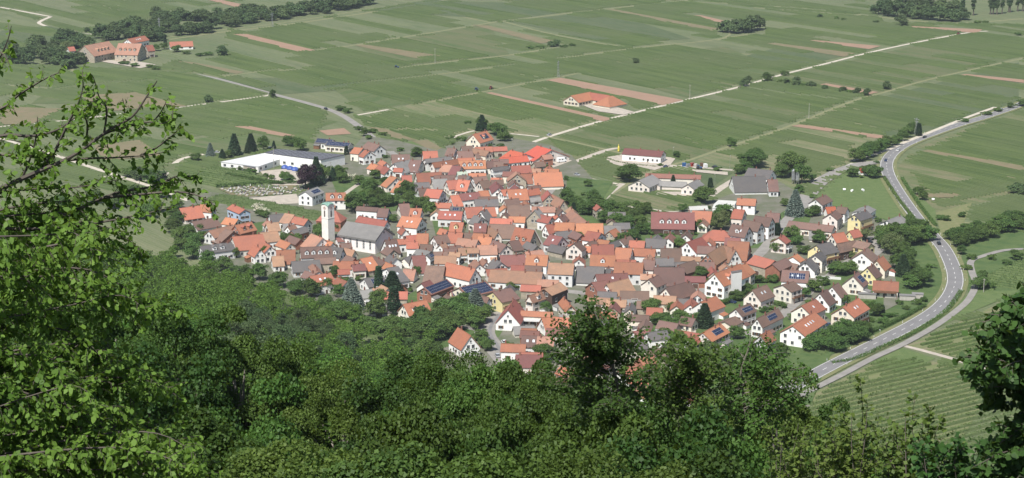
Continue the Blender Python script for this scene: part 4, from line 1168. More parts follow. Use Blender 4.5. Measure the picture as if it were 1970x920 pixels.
def conifer(h, r, n, size, droop=.35, z0=.06, col=False):
    t = nr.random(n)**.75                     # 0 base .. 1 top
    lay = np.floor(t*h/.9)*.9/h; t = lay+(t-lay)*.55
    rr = (r*(1-t)**(.85) if not col else r*np.sin(np.clip(1-t, 0, 1)*math.pi*.5+.2)**.7)
    rr = rr*(nr.uniform(.45, 1.0, n)**.5)*(1+.16*np.sin(t*97+nr.integers(0, 6, n)))
    a = nr.uniform(0, 2*math.pi, n); P = np.stack([rr*np.cos(a), rr*np.sin(a), h*(z0+(1-z0)*t)-rr*droop*.4], 1)
    o = np.stack([np.cos(a), np.sin(a), -droop*np.ones(n)], 1); o = unit(o+nr.normal(size=(n, 3))*.3)
    b = unit(np.cross(o, np.array([0, 0, 1])+nr.normal(size=(n, 3))*.4)); s = size*nr.uniform(.6, 1.2, (n, 1))
    return P, o*s, b*s*.34
TREES = {}
def tree_kind(key, h, r, nl, size, mat, ncl=26, z0=.25, shape='round', bark=M_BARK, cr=.34, variants=3, limbs=7, name='tree', asp=.45, flat=.6):
    L = []
    for i in range(variants):
        if shape in ('con', 'ccol'):
            P, A, B = conifer(h, r, nl, size, col=shape == 'ccol'); C = np.array([[0, 0, h*.5]]); lm = quads('crown', P, A, B, mat)
            g = MB(); g.tube((0, 0, -1), (0, 0, h*.9), h*.022, .03, 6); tm = g.mesh('trunk', bark)
        else:
            P, Nn, C = crown(h, r, h*z0, ncl, nl, size, shape, cr, flat); lm = quads('crown', *leaves_at(P, Nn, size, flat, asp), mat)
            tm = trunk_mesh('trunk', h, r, C*np.array([.8, .8, .9]), bark, limbs, h*z0, fine=key not in 'xyz')
        L.append((lm, tm))
    TREES[key] = (h, r, L, name)
# village and field distances (600-2000 m): leaf tufts about half a metre
tree_kind('b', 9, 4.6, 4200, .58, L_MID, 30, .10, cr=.40, variants=4, name='broadleaf_tree')
tree_kind('B', 12, 6.0, 6200, .62, L_MID, 36, .10, cr=.38, variants=3, name='broadleaf_tree')
tree_kind('s', 3, 2.6, 1400, .42, L_MID, 12, .0, 'wide', variants=4, name='bush', limbs=3)
tree_kind('f', 9, 5.2, 2200, .95, L_FAR, 22, .0, cr=.42, variants=4, name='field_tree', limbs=3)
tree_kind('p', 20, 2.4, 2600, .9, L_FAR, 30, .06, 'col', variants=3, cr=.55, name='poplar_tree', limbs=3)
tree_kind('c', 13, 3.6, 7000, .9, L_CON, shape='con', variants=2, name='spruce_tree')
tree_kind('C', 13, 1.7, 4200, .7, L_CON, shape='ccol', variants=2, name='cypress_tree')
tree_kind('u', 13, 4.8, 7500, .9, L_BLUE, shape='con', variants=2, name='blue_spruce')
tree_kind('P', 14, 7.0, 9500, .62, L_PURP, 36, .10, variants=1, name='copper_beech')
tree_kind('w', 11, 6.2, 5600, .55, L_WILL, 30, .08, variants=2, name='willow_tree')
tree_kind('o', 5, 3.0, 1100, .42, L_BLOS, 16, .1, variants=2, name='blossoming_tree', limbs=4)
DESC = {'b': 'round green broadleaf tree', 'B': 'tall full broadleaf tree', 's': 'low green bush', 'f': 'dense dark green tree', 'p': 'tall slim poplar', 'c': 'dark conical spruce', 'C': 'narrow columnar cypress',
        'u': 'blue grey spruce', 'P': 'dark purple copper beech', 'w': 'pale green willow', 'o': 'white blossoming small tree'}
rt = random.Random(3); NT = [0]
def plant(key, loc, h=None, r=None, label=True, group='trees and bushes of the village', px=None):
    H, Rr, L, nm = TREES[key]; lm, tm = L[NT[0] % len(L)]; NT[0] += 1
    root = empty(nm, tuple(loc), rt.uniform(0, 6.28)); h = h or H*rt.uniform(.8, 1.15); r = r or Rr*h/H
    root.scale = (r/Rr, r/Rr*rt.uniform(.9, 1.1), h/H)
    link('crown', lm, root); link('trunk', tm, root)
    x, y = px_of(loc[0], loc[1], loc[2]+h*.5)
    if label is True:
        sz = ''
        if key in 'bs': sz = 'small ' if h < H*.75 else ('large ' if h > H*1.15 else '')
        register(root, sz+DESC[key], {'s': 'bush'}.get(key, 'tree'), x, y, group)
    else: tag(root, label, 'tree', group)
    return root
TD = """
C1 465 300 c 14 4.2;C1 587 282 c 12.5 4;C1 677 268 b 9.5 4;C1 858 232 b 7 3.6;C1 950 268 b 8.5 5;C1 900 240 b 7 4;C1 287 312 u 9 3;C1 375 325 c 6 2.4;C1 420 320 b 5 3;C1 755 262 c 6 1.6
C1 990 548 P 15 7.2;C1 1070 520 c 17 4.2;C1 1110 500 b 11 5;C1 830 490 b 6 3.4;C1 870 505 b 5 3;C1 1190 490 c 8 2.5;C1 1240 470 b 8 4;C1 1262 510 b 7 4;C1 1330 500 o 5 4;C1 1385 520 b 6 4;C1 1450 545 b 5.5 4;C1 1495 560 b 6 3.5;C1 175 345 b 5 4
C1 1345 730 b 12 6;C1 1270 690 b 8 4;C1 640 720 o 5 4;C1 670 740 o 4 4;C1 1170 440 b 5 3;C1 1290 300 C 6 1.2;C1 700 470 s;C1 740 480 s;C1 600 440 s;C1 500 415 s;C1 450 400 s;C1 560 430 s;C1 1500 480 b 6 4;C1 1480 420 s
C2 30 575 b 8 5;C2 100 650 b 8 5;C2 170 680 b 7 5;C2 320 600 b 9 4.6;C2 330 660 b 8 4.5;C2 225 670 b 6 4;C2 450 720 b 9 4;C2 490 760 b 9 4.5;C2 215 800 b 5 3;C2 20 640 b 7 5;C2 60 690 b 6 5;C2 400 690 b 6 4;C2 260 600 b 5 3;C2 130 600 s;C2 60 500 s;C2 150 520 b 5 3
C2 870 120 c 11 4;C2 870 118 b 9 4.5;C2 960 150 b 8 5;C2 1000 160 b 9 6;C2 1035 200 b 7 5;C2 925 240 s;C2 650 180 s;C2 700 195 s;C2 740 200 s;C2 390 315 b 6 4.4;C2 360 310 s;C2 1290 410 s;C2 1370 415 s;C2 1340 400 s;C2 650 225 s;C2 1500 655 b 6 4;C2 620 190 s;C2 160 325 s
C2 1490 490 s;C2 1495 600 b 5 3;C2 1080 180 s;C2 1010 245 s
C3 120 670 b 9 5;C3 190 720 b 9 5;C3 270 745 b 9 5.5;C3 350 730 b 10 6;C3 430 760 b 10 6;C3 520 770 B 10 6;C3 600 800 b 9 6;C3 650 740 b 8 4.5;C3 560 850 b 8 5;C3 700 750 b 8 4;C3 480 830 b 8 5;C3 310 660 b 8 4;C3 165 740 c 7 2;C3 400 800 b 7 5;C3 660 830 b 7 4;C3 730 870 b 5 4
C3 580 500 B 11 7;C3 530 480 b 6 4;C3 900 545 c 8 2.4;C3 1130 660 B 10 6;C3 1090 640 b 7 4;C3 1335 240 b 6 3.2;C3 925 325 b 5 2.6;C3 1265 810 B 12 7;C3 1230 850 b 7 4;C3 1385 440 b 6 4;C3 1430 385 B 9 5;C3 1500 370 B 11 7;C3 270 535 b 4.5 3;C3 1030 590 s;C3 970 720 b 5 3;C3 1150 700 s;C3 240 600 s;C3 120 590 s;C3 1175 540 C 6 1.3
C4 270 165 B 11 7;C4 200 200 b 7 5;C4 540 225 B 15 9;C4 480 240 b 9 5;C4 620 280 b 12 6;C4 600 355 b 5.5 3;C4 572 520 u 15 5.4;C4 495 450 b 5 2.6;C4 700 265 b 4.5 3;C4 825 190 s;C4 1110 225 b 7 4.4;C4 1160 240 b 8 5;C4 1000 235 b 6 4;C4 1060 240 s;C4 1180 135 s
C4 1020 120 b 9 5.5;C4 1060 105 B 9 5.5;C4 1110 85 B 9 5.5;C4 1160 60 B 9 5.5;C4 1210 45 b 9 5;C4 1250 20 b 8 4.6;C4 720 520 b 6 4.4;C4 690 525 b 5 4;C4 440 665 C 7 1.8;C4 550 680 b 6 4.4;C4 740 705 b 6 4.5;C4 1090 700 w 6 4.5;C4 1180 570 s;C4 700 390 s
C4 1230 700 b 8 5.5;C4 1290 690 b 9 6;C4 1360 690 B 9 6;C4 1440 660 B 9 6;C4 1500 650 b 8 5;C4 1410 600 b 7 4;C4 1230 740 b 8 5.5;C4 1460 720 B 10 6;C4 1520 700 b 8 5
C8 350 175 b 7 3.4;C8 560 190 b 5 4;C8 510 120 b 5 4;C8 680 110 b 5 4;C8 850 340 B 7 5.5;C8 790 340 b 6 4.4;C8 900 330 b 6 4;C8 915 225 w 4 3;C8 1200 190 w 11 6.5;C8 1160 150 b 8 5;C8 1280 220 B 10 6;C8 1290 350 c 11 3.6;C8 1260 300 b 8 5;C8 1350 120 B 9 6;C8 1420 90 B 9 6;C8 1250 100 b 8 5;C8 1180 70 b 8 5;C8 1480 90 b 8 5
C8 1400 430 B 9 6;C8 1350 440 b 7 5;C8 1440 390 b 7 5;C8 1320 260 b 8 5;C8 1340 330 b 7 4;C8 1360 200 s;C8 1490 290 s;C8 1390 300 s;C8 1100 645 b 6 3.6;C8 1140 640 C 5 1;C8 1215 650 s;C8 1050 590 b 4 3;C8 640 470 b 6 4;C8 570 510 b 5 3;C8 600 560 s;C8 480 490 b 5 3;C8 260 620 s;C8 300 600 s;C8 290 400 s;C8 220 400 b 4 3.4;C8 330 400 b 4 3;C8 840 560 b 5 3;C8 880 540 s;C8 700 420 b 5 3.4
C8 850 790 b 7 5;C8 930 790 B 7 5.5;C8 790 830 b 7 5;C8 1000 780 b 6 4.5;C8 700 870 b 7 5;C8 880 850 b 7 5;C8 960 830 b 7 5;C8 620 900 b 7 5;C8 780 900 B 8 6;C8 60 530 b 5 4;C8 490 680 b 4 2.6;C8 420 590 s;C8 380 570 s;C8 1170 660 s;C8 1320 600 s;C8 1260 560 s;C8 1400 560 s;C8 1450 540 s;C8 1060 690 s;C8 1150 700 s;C8 130 470 b 4 4;C8 40 450 b 5 4
C7 1300 170 w 11 5.5;C7 1260 140 b 8 4;C7 1130 175 b 6 4;C7 1080 200 s;C7 770 200 s;C7 850 215 s;C7 920 220 s;C7 700 200 b 6 4;C7 640 240 b 6 4;C7 560 260 b 6 3.6;C7 980 290 b 4.5 4;C7 940 270 s;C7 250 250 w 5 5;C7 320 240 s;C7 1150 540 b 7 4;C7 1110 570 b 5 3.5;C7 1200 560 s;C7 790 810 B 9 5;C7 930 770 b 5 3.5;C7 870 740 s;C7 990 830 b 5 4;C7 1170 880 c 11 4.2;C7 1130 860 b 6 4;C7 1040 900 b 6 4
C7 1450 640 s;C7 1380 650 s;C7 1300 650 s;C7 1500 600 s;C7 300 370 s;C7 60 335 s;C7 120 325 s;C7 20 300 s;C7 280 560 s;C7 250 540 s;C7 900 820 s;C7 680 790 b 6 4;C7 1020 200 s;C7 500 300 b 5 3;C7 1490 480 s
C6 150 655 C 15 1.9;C6 250 650 c 12 5.4;C6 260 800 C 14 2.4;C6 860 800 u 13 5.2;C6 640 810 B 10 6;C6 720 820 B 10 6;C6 800 850 b 9 6;C6 560 870 b 6 4;C6 900 850 b 8 5;C6 940 800 b 6 3.4;C6 430 500 b 5 2.6;C6 1130 610 b 4 3;C6 1200 600 s;C6 1300 590 s;C6 1350 560 s;C6 1180 570 b 4 3;C6 960 395 b 5 2.5;C6 1200 340 s;C6 1250 345 s;C6 815 400 b 7 2;C6 350 890 b 5 4;C6 440 910 b 5 4;C6 1370 760 b 5 4;C6 1450 750 s;C6 350 560 s;C6 380 620 s
C6 590 900 B 9 6;C6 690 910 B 9 6;C6 500 910 B 8 6;C6 300 900 b 6 4;C6 1020 700 s;C6 780 760 b 9 5
C5 60 190 b 7 5;C5 170 140 b 6 5;C5 230 125 b 6 4.4;C5 120 160 b 6 4;C5 100 300 b 7 5;C5 220 330 b 6 4.5;C5 170 280 b 7 4.5;C5 280 320 b 5 3.5;C5 650 140 b 4 3;C5 690 150 b 4 3;C5 840 340 b 6 4;C5 910 340 b 5 4;C5 950 300 s;C5 1110 300 b 7 4.6;C5 1090 270 b 6 4;C5 1210 250 b 6 3;C5 1200 590 b 6 3;C5 1330 830 u 15 5.4;C5 1290 620 s;C5 1260 660 b 5 3;C5 1480 660 b 5 3.4;C5 690 470 b 8 2.4;C5 470 450 b 6 2.4;C5 1360 90 B 11 6;C5 20 260 b 8 5;C5 60 330 b 8 5;C5 150 370 b 8 5
C5 1140 700 b 7 4;C5 1230 730 b 6 4;C5 1380 620 s;C5 1240 900 B 9 6;C5 1330 900 B 8 6
D1 280 310 B 11 6.5;D1 200 330 b 9 6;D1 420 330 b 8 5;D1 350 260 B 10 6;D1 120 370 B 9 6;D1 60 400 B 9 6;D1 500 500 b 5 3;D1 540 520 b 5 3;D1 710 510 s;D1 680 490 s;D1 740 520 s;D1 440 360 b 7 4;D1 480 440 b 5 4;D1 650 360 s;D1 250 400 b 8 5;D1 130 440 b 9 6;D1 950 600 B 8 5;D1 40 320 b 8 5
D2 330 330 b 6 4;D2 420 360 b 6 4;D2 560 330 b 5 4;D2 700 450 s;D2 900 430 b 6 4;D2 480 480 b 6 4;D2 380 450 b 6 4;D2 300 470 b 6 4;D2 700 560 b 7 4;D2 850 600 b 7 4;D2 1000 560 b 6 4;D2 1230 560 b 6 4;D2 700 700 b 7 5;D2 950 720 b 7 5;D2 1150 700 b 7 5;D2 620 620 b 7 5
"""
for grp in TD.strip().replace('\n', ';').split(';'):
    q = grp.split()
    if not q: continue
    x0, y0, s = CR[q[0]]; p = at(x0+float(q[1])/s, y0+float(q[2])/s)
    plant(q[3], p, float(q[4]) if len(q) > 4 else rt.uniform(2, 3.4), float(q[5]) if len(q) > 5 else rt.uniform(1.8, 3.0))
FD = """401 197 f 6 3.4;525 190 b 7 2.6;655 213 s 4 4;668 218 s 4 4;1433 166 f 7 3.2;1427 168 f 6 3;1439 160 f 6 3;1476 158 b 8 4.4;1508 145 s 4 4;1531 165 f 7 4.4;1514 163 f 5 3;1500 160 s 3 3;1562 168 f 5 3.6;1545 167 s 3 3;1586 173 f 4 2.6;1622 177 f 4 3.6;1635 180 s 3 3;1648 181 f 5 3.6;1668 184 f 6 3;1660 182 s 2 3;1706 172 f 7 3.6
1407 282 b 6 3.6;1222 123 f 5 3.4;1578 35 f 4 3.2;1608 38 s 4 3;1622 40 s 3 3;1686 45 s 3 4;1735 50 f 11 6;1395 62 f 12 8;1412 64 f 13 8;1430 63 f 13 8;1446 60 f 14 8;1458 57 f 15 7;1690 28 f 14 8;1708 31 f 15 8;1727 33 f 15 9;1746 32 f 15 9;1766 36 f 14 9;1786 38 f 14 9;1808 40 f 13 9;1832 41 f 13 9;1852 38 f 12 8;1760 22 f 15 9;1785 22 f 15 9;1812 24 f 15 9;1838 26 f 14 9;1700 20 f 14 8;1735 18 f 14 8
1851 30 p 26 2.6;1872 30 p 25 2.6;1905 28 p 24 2.6;1911 28 p 25 2.6;1918 28 p 24 2.6;1928 27 p 25 2.4;1941 24 p 26 2.6;1943 24 p 24 2.4;1958 22 p 25 2.6;1968 22 p 26 2.8;1880 45 s 3 5;1895 46 s 3 5;1960 68 s 3 4
1060 90 f 5 4;1070 89 f 6 4;1020 94 s 3 5;1040 93 s 3 5;1085 92 s 3 4;1100 90 s 3 4
426 108 f 9 4.4;168 62 f 5 3;203 104 b 11 5.4;216 112 b 8 4;225 108 b 6 4;316 95 b 6 4;340 100 b 6 5;300 98 b 6 4;318 84 c 8 1.6;290 130 s 3 4;300 134 s 3 4;360 104 s 3 5;385 108 s 3 5;400 106 s 3 5;240 124 s 3 5;260 128 s 3 5
1765 375 b 5 3;1775 385 b 6 3;1772 368 s;1958 372 f 6 6;1950 366 s;1968 374 f 6 5;1810 423 s;1822 425 s;1850 418 s;1945 430 b 7 6;1958 432 b 7 6;1925 438 b 7 6;1915 448 b 7 6;1935 446 b 7 6;1900 456 b 7 6;1880 462 b 7 6;1862 468 b 7 5.5;1845 474 b 7 5;1840 458 b 6 5;1860 452 b 6 5;1830 462 b 6 4;1965 440 b 6 5;1885 446 b 6 5;1850 490 b 5 3;1862 520 s;1868 500 s;1886 556 b 6 5;1905 555 s;1890 535 s 4 4;1935 510 s;1955 500 b 5 4;1910 500 s
1380 330 s;1746 265 b 8 4;1752 258 b 8 3.4;1767 262 C 9 1.8;1735 272 b 8 4;1722 280 b 7 4;1945 208 s 4 4;1920 215 s 3 4;1900 222 s 3 4;1968 205 b 6 5;1855 235 s 3 4;700 262 b 6 3.4;710 268 s;716 255 s 3 4;690 250 s 3 3;770 292 s 3 3;735 262 s 3 3;900 240 s 3 3;1270 320 s 2 2
340 402 b 5 4;310 380 b 7 5;270 345 f 8 6;290 352 b 8 5;310 350 f 7 5;250 340 b 6 5;255 380 b 8 5;220 400 b 8 6;180 390 b 8 6;150 410 b 8 6;120 400 b 8 6;300 408 b 7 5;330 420 b 7 5;280 420 b 8 6;690 628 b 6 4.0;715 642 b 7 5.2;740 657 b 8 4.6;765 668 b 9 4.0;790 674 b 6 5.2;815 682 b 7 4.6;838 694 b 8 4.0;725 612 b 9 5.2;752 632 b 6 4.6;780 648 b 7 4.0;805 655 b 8 5.2;600 572 b 9 4.6;628 592 b 6 4.0;570 566 b 7 5.2;535 555 b 8 4.6;500 540 b 9 4.0;465 532 b 6 5.2;430 522 b 7 4.6;400 512 b 8 4.0;372 498 b 9 5.2;350 480 b 6 4.6;655 606 b 7 4.0;730 590 b 8 5.2"""
for grp in FD.replace('\n', ';').split(';'):
    q = grp.split(); plant(q[2], at(float(q[0]), float(q[1])), float(q[3]) if len(q) > 3 else 3, float(q[4]) if len(q) > 4 else 3, group='trees and bushes of the fields')
# the wood strip behind the hamlet: trunks stand in a belt
for i, (x, y) in enumerate([(20,98),(40,112),(62,104),(85,112),(108,108),(128,100),(112,90),(140,92),(70,92),(95,122),(128,124),(150,120),(170,100),(135,78),(152,84),(120,82),(165,92),(50,122),(25,118),(205,76),(216,74),(196,72),(230,57),(242,60),(262,54),(252,52),(300,34),(288,66),(302,70),(320,60),(336,52),(318,48),(300,52),(345,66),(362,60),(380,62),(398,60),(410,54),(345,34),(360,38),(376,38),(392,38),(418,34),(430,44),(442,48),(455,44),(468,40),(450,30),(480,42),(492,36),(505,32),(520,38),(535,30),(548,34),(556,24),(570,28),(585,20),(600,26),(612,18),(628,24),(640,16),(655,18),(668,12),(682,14),(698,8),(712,6),(470,26),(486,24),(286,74),(262,72),(248,70),(276,60)]):
    if i % 2 == 0: plant('f', at(x+rt.uniform(-9, 9), y+rt.uniform(2, 9)), rt.uniform(8, 12), rt.uniform(6, 8), 'dark green tree of the dense wood belt running behind the hamlet', 'trees of the wood belt behind the hamlet')
    P = at(x, y+2); plant('w' if i == 5 else 'f', P, rt.uniform(9, 14), rt.uniform(6.5, 9.5), 'dark green tree of the dense wood belt running behind the hamlet' if i != 5 else 'light green willow in the belt left of the hamlet', 'trees of the wood belt behind the hamlet')
# ------------------------------------------------------------------ forest on the hillside
tree_kind('h', 13, 5.6, 5200, .42, L_HILL, 44, .30, variants=5, cr=.30, name='forest_tree')
tree_kind('H', 13, 5.6, 9000, .28, L_HILL, 60, .30, variants=4, cr=.28, name='forest_tree')
tree_kind('n', 14, 4.6, 6500, .42, L_PINE, 44, .30, variants=3, cr=.26, name='pine_tree', asp=.28, flat=.3)
cand = []
d = 105.0
while d < 960:
    sp = 9.5+d*.007; a = -.30+rt.random()*sp/d
    while a < .26:
        dd = d+rt.uniform(-.35, .35)*sp; aa = a+rt.uniform(-.3, .3)*sp/d
        if dd < foot(aa)+(62 if aa < math.atan2(470-985, F*.96) else 85 if aa < math.atan2(905-985, F*.96) else (22 if aa < -.02 else 8)): cand.append((dd, aa))
        a += sp/d
    d += sp*.95
hz = lambda x, y: max(0.0, hill(x, y))
vis = []
buck = {}
for dd, aa in sorted(cand):      # keep a tree only if its top clears what stands before it
    x, y = dd*math.sin(aa), dd*math.cos(aa); z = hz(x, y); H = rt.uniform(9.0, 15.5) if dd < foot(aa)-40 else rt.uniform(6.0, 9)
    if dd > foot(aa)-70 and (not clear(Vector((x, y, 0)), 6.5) or (not clear(Vector((x*1.015, y*1.015, 0)), 5))): continue
    px, py = px_of(x, y, z+H)
    if px < -60 or px > 1700: continue
    k = int(px//24); w = int(max(1, 5.0*F/dd/24))
    lo = sum(buck.get(k+j, 2000) for j in range(-w//2, w//2+1))/(2*(w//2)+1 or 1)
    if py < lo-3 or dd < 140:
        vis.append((dd, x, y, z, H, px, py))
        for j in range(-w, w+1): buck[k+j] = min(buck.get(k+j, 2000), py+3)
print('hill trees', len(cand), len(vis))
nh = 0; far_list = []
vis = [v for v in vis if not (v[5] > 1020 and v[0] < 200)]
score = sorted(vis, key=lambda v: v[0])
NEAR_N = 285
for i, (dd, x, y, z, H, px, py) in enumerate(score):
    pine = (abs(px-570) < 130 and abs(py-610) < 75 and rt.random() < .75) or rt.random() < .05
    if pine and dd < 700: plant('n', (x, y, z), H*1.05, None, 'grey green pine crown standing in the hillside forest', 'pines of the hillside forest'); continue
    nh += 1
    if nh > NEAR_N: far_list.append((x, y, z, H)); continue
    plant('H' if dd < 330 else 'h', (x, y, z), H, 5.6*H/12*rt.uniform(.9, 1.25), 'bright green broadleaf crown in the closed hillside forest', 'broadleaf trees of the hillside forest')
PP, AA, BB = [], [], []
for x, y, z, H in far_list:      # the far part of the wood, one mass of crowns
    P, Nn, C = crown(H, H*.46, H*.2, 26, 1300, .6, cr=.32); P, A, B = leaves_at(P, Nn, .66)
    o = np.array([x, y, z]); PP.append(P+o); AA.append(A); BB.append(B)
if PP:
    tag(link('forest_canopy', quads('forest_canopy', np.concatenate(PP), np.concatenate(AA), np.concatenate(BB), L_HILL)), 'closed green canopy of the far forest along the village edge', 'forest', kind='stuff')
print('HILL', len(cand), len(vis), nh, len(far_list))
# ------------------------------------------------------------------ trees of the near slope
tree_kind('x', 11, 4.6, 46000, .15, L_NEAR, 62, .2, variants=3, cr=.215, name='slope_tree', limbs=22, bark=M_BARKL, flat=.55)
tree_kind('y', 11, 4.0, 38000, .13, L_NEAR2, 56, .16, variants=2, cr=.20, name='slope_tree', limbs=22, bark=M_BARKL, flat=.5)
tree_kind('z', 11, 4.3, 30000, .18, L_NEAR3, 44, .16, variants=2, cr=.23, name='slope_tree', limbs=18, bark=M_BARK, flat=.5)
def near(key, x, y, d, rpx, label=None, sink=0):
    """crown top seen at (x, y) from d metres, crown radius rpx picture units"""
    T_ = at_d(x, y, d); r = rpx*d/F; zb = hill(T_.x, T_.y); h = max(T_.z-zb, r*1.5)
    Hh = min(h, r*3.4)      # crown mesh height; a longer bole below when the slope drops away
    root = plant(key, (T_.x, T_.y, T_.z-Hh), Hh, r, label or 'dark green broadleaf tree packed in the near slope thicket', 'broadleaf trees of the near slope')
    root.name = 'slope_tree'
    if h-Hh > .8:
        g = MB(); s = root.scale; g.tube((0, 0, (-(h-Hh)-1)/s.z), (0, 0, .3), TREES[key][0]*.05, TREES[key][0]*.04, 8, cap=False)
        link('trunk', g.mesh('trunk', M_BARK), root)
    return root
for q in """x 225 545 92 150;z 345 585 100 130;x 455 590 104 140;x 560 655 112 130;y 650 700 100 135;z 760 690 96 140;y 850 668 88 140;x 955 690 82 150;x 1050 690 76 150;z 930 705 84 100;x 985 712 80 110;x 1110 715 80 140;y 1010 700 86 120;z 300 660 70 190
x 500 730 66 210;y 640 770 62 210;x 780 775 58 220;z 930 770 60 220;y 1060 770 56 220;x 400 790 52 230;y 560 850 46 260;z 720 860 44 260;x 890 860 44 270;y 1040 870 42 260;x 150 640 74 190;z 60 560 84 170
y 1490 710 64 150;x 1250 700 66 170;x 1180 790 50 240;z 1330 800 48 240;x 1470 810 50 230;x 1560 860 44 220;y 1240 880 40 260;z 1400 890 40 260;z 1590 770 70 90""".replace('\n', ';').split(';'):
    a = q.split(); near(a[0], *[float(v) for v in a[1:]])
def leafy(name, segs, mat, bark, size, per_m, asp=.34, droop=.7, six=True, spread=.9, label='', cat='tree', base=None, tw=.45, twl=(.25, .6), rad=.02, jit=.06):
    """a tree drawn as limbs: segs = list of (polyline, start radius); twigs and single leaves grow along them"""
    root = empty(name, base or tuple(segs[0][0][0])); o = Vector(root.location)
    g = MB(); LP, LA, LB = [], [], []
    for sg in segs:
        P, R0 = sg[0], sg[1]; step = sg[2] if len(sg) > 2 else tw; lt = sg[3] if len(sg) > 3 else twl
        P = catmull(P, 4); n = len(P); tot = sum((P[i+1]-P[i]).length for i in range(n-1)); acc = 0
        for i in range(n-1):
            ra, rb = R0*(1-.88*i/n), R0*(1-.88*(i+1)/n); g.tube(P[i]-o, P[i+1]-o, ra, rb, 6 if R0 > .03 else 4, cap=False)
        s = 0.0; i = 0
        cum = [0]
        for i in range(n-1): cum.append(cum[-1]+(P[i+1]-P[i]).length)
        s = tot*.12
        while s < tot:
            i = min(n-2, max(0, bisect.bisect(cum, s)-1)); t = (s-cum[i])/max(1e-6, cum[i+1]-cum[i]); p = P[i].lerp(P[i+1], t); d = (P[i+1]-P[i]).normalized()
            v = Vector(nr.normal(size=3)); v -= v.dot(d)*d; v.normalize(); dr = (d*.55+v*spread+Vector((0, 0, .12))).normalized()
            L = rt.uniform(*lt)*(1.15-.5*s/tot); k = 5; tp = [p]; cur = dr.copy()
            for _ in range(k):
                cur = (cur+Vector((0, 0, -.10))+Vector(nr.normal(size=3))*.12).normalized(); tp.append(tp[-1]+cur*L/k)
            rr = R0*.10+.003
            for j in range(k): g.tube(tp[j]-o, tp[j+1]-o, rr*(1-j/k*.6), rr*(1-(j+1)/k*.6), 3, cap=False)
            m = max(2, int(L*per_m))
            for q in range(m):
                u = (q+.5)/m*k; j = min(k-1, int(u)); b = tp[j].lerp(tp[j+1], u-j); dd = (tp[j+1]-tp[j]).normalized()
                sd = dd.cross(Vector((0, 0, 1))); sd = (sd if sd.length > .01 else Vector((1, 0, 0))).normalized()*(1 if q % 2 else -1)
                a = (sd*.75+dd*.5+Vector((0, 0, -droop))+Vector(nr.normal(size=3))*.35).normalized(); z = size*rt.uniform(.6, 1.2)
                w = a.cross(Vector(nr.normal(size=3))*.8+Vector((0, -.2, 1))).normalized()
                LP.append(b-o+Vector(nr.normal(size=3))*jit*.3); LA.append(a*z); LB.append(w*z*asp)
            s += step*rt.uniform(.5, 1.3)
    link('branches', g.mesh('branches', bark), root)
    link('leaves', quads('leaves', np.array(LP), np.array(LA), np.array(LB), mat, six), root)
    tag(root, label, cat); return root
def pl(d0, d1, *v):
    n = len(v)//2; return [at_d(v[2*i], v[2*i+1], d0+(d1-d0)*i/max(1, n-1)) for i in range(n)]
# the big tree whose boughs reach in from the left
segs = [(pl(25, 25, -420, 1500, -400, 1000, -380, 500, -360, 250, -330, 60), .22)]
BOUGH = [(24, 23, .05, [-380,500, -150,430, 40,345, 114,313, 156,290, 209,251, 254,225, 284,183, 302,156]), (23.6, 23, .022, [180,270, 212,253, 260,240, 287,235, 313,238, 335,225]),
 (25, 24, .04, [-360,350, -100,300, 0,262, 60,262, 110,250, 150,222, 180,205]), (24, 23.5, .022, [120,310, 170,305, 230,303, 287,298, 330,290]), (25, 24, .032, [-360,300, -100,230, 0,210, 40,180, 90,150, 115,140]),
 (25, 24.5, .035, [-350,220, -120,170, -20,130, 10,90, 22,50]), (24, 23.6, .03, [60,345, 100,300, 130,240, 150,200, 160,165, 155,140]), (23.5, 23, .02, [200,258, 205,210, 190,185, 180,150, 172,140]), (24, 23, .02, [165,285, 168,240, 160,215, 175,200]),
 (24.5, 23.5, .05, [-380,560, -150,480, 20,430, 100,420, 156,400, 222,372, 293,359, 345,338, 380,345]), (23.8, 23.2, .026, [200,380, 260,375, 320,370, 365,372, 400,385, 412,395]), (24, 23.5, .03, [-380,450, -100,395, 0,372, 59,364, 150,360, 230,345]),
 (25, 24, .035, [-360,400, -150,330, -20,300, 60,300, 100,290]), (24.5, 24, .03, [-370,480, -100,430, 20,400, 90,390, 160,385]), (24, 23.5, .03, [0,440, 90,440, 180,430, 260,415, 330,400]), (24, 23.6, .025, [40,350, 60,300, 70,260, 72,225]), (24, 23.6, .02, [100,320, 60,280, 20,270]),
 (24.2, 23.6, .02, [230,245, 240,220, 236,190]), (24, 23.5, .02, [270,300, 300,285, 330,262, 348,245]), (24, 23.4, .02, [290,240, 310,215, 320,195]), (24, 23.5, .02, [250,230, 270,250, 290,262]), (25, 24.4, .03, [-300,150, -60,110, 0,100, 20,130])]
for d0, d1, r0, v in BOUGH: segs.append((pl(d0, d1, *v), r0*.8, .125 if max(v[-1], v[-3]) < 300 else .075, (.12, .36)))
for k in range(64):   # the dense lower skirt of the tree
    y0 = rt.uniform(440, 1000); x1 = rt.uniform(60, 330)+max(0, (y0-560))*.28; y1 = y0+rt.uniform(-70, 60); d0 = rt.uniform(22, 27)
    segs.append((pl(d0, d0-rt.uniform(-1.5, 1.5), -380, y0+60, -120, y0+rt.uniform(-20, 30), x1*.45, (y0+y1)/2-rt.uniform(0, 40), x1*.8, y1-10, x1, y1+30), rt.uniform(.012, .026)))
leafy('hornbeam_tree', segs, L_BRIGHT, M_BARK, .088, 46, label='big leafy tree whose long boughs with drooping bright leaves reach in from the left', base=tuple(at_d(-400, 1000, 25).xy)+(hill(*at_d(-400, 1000, 25).xy),), tw=.06)
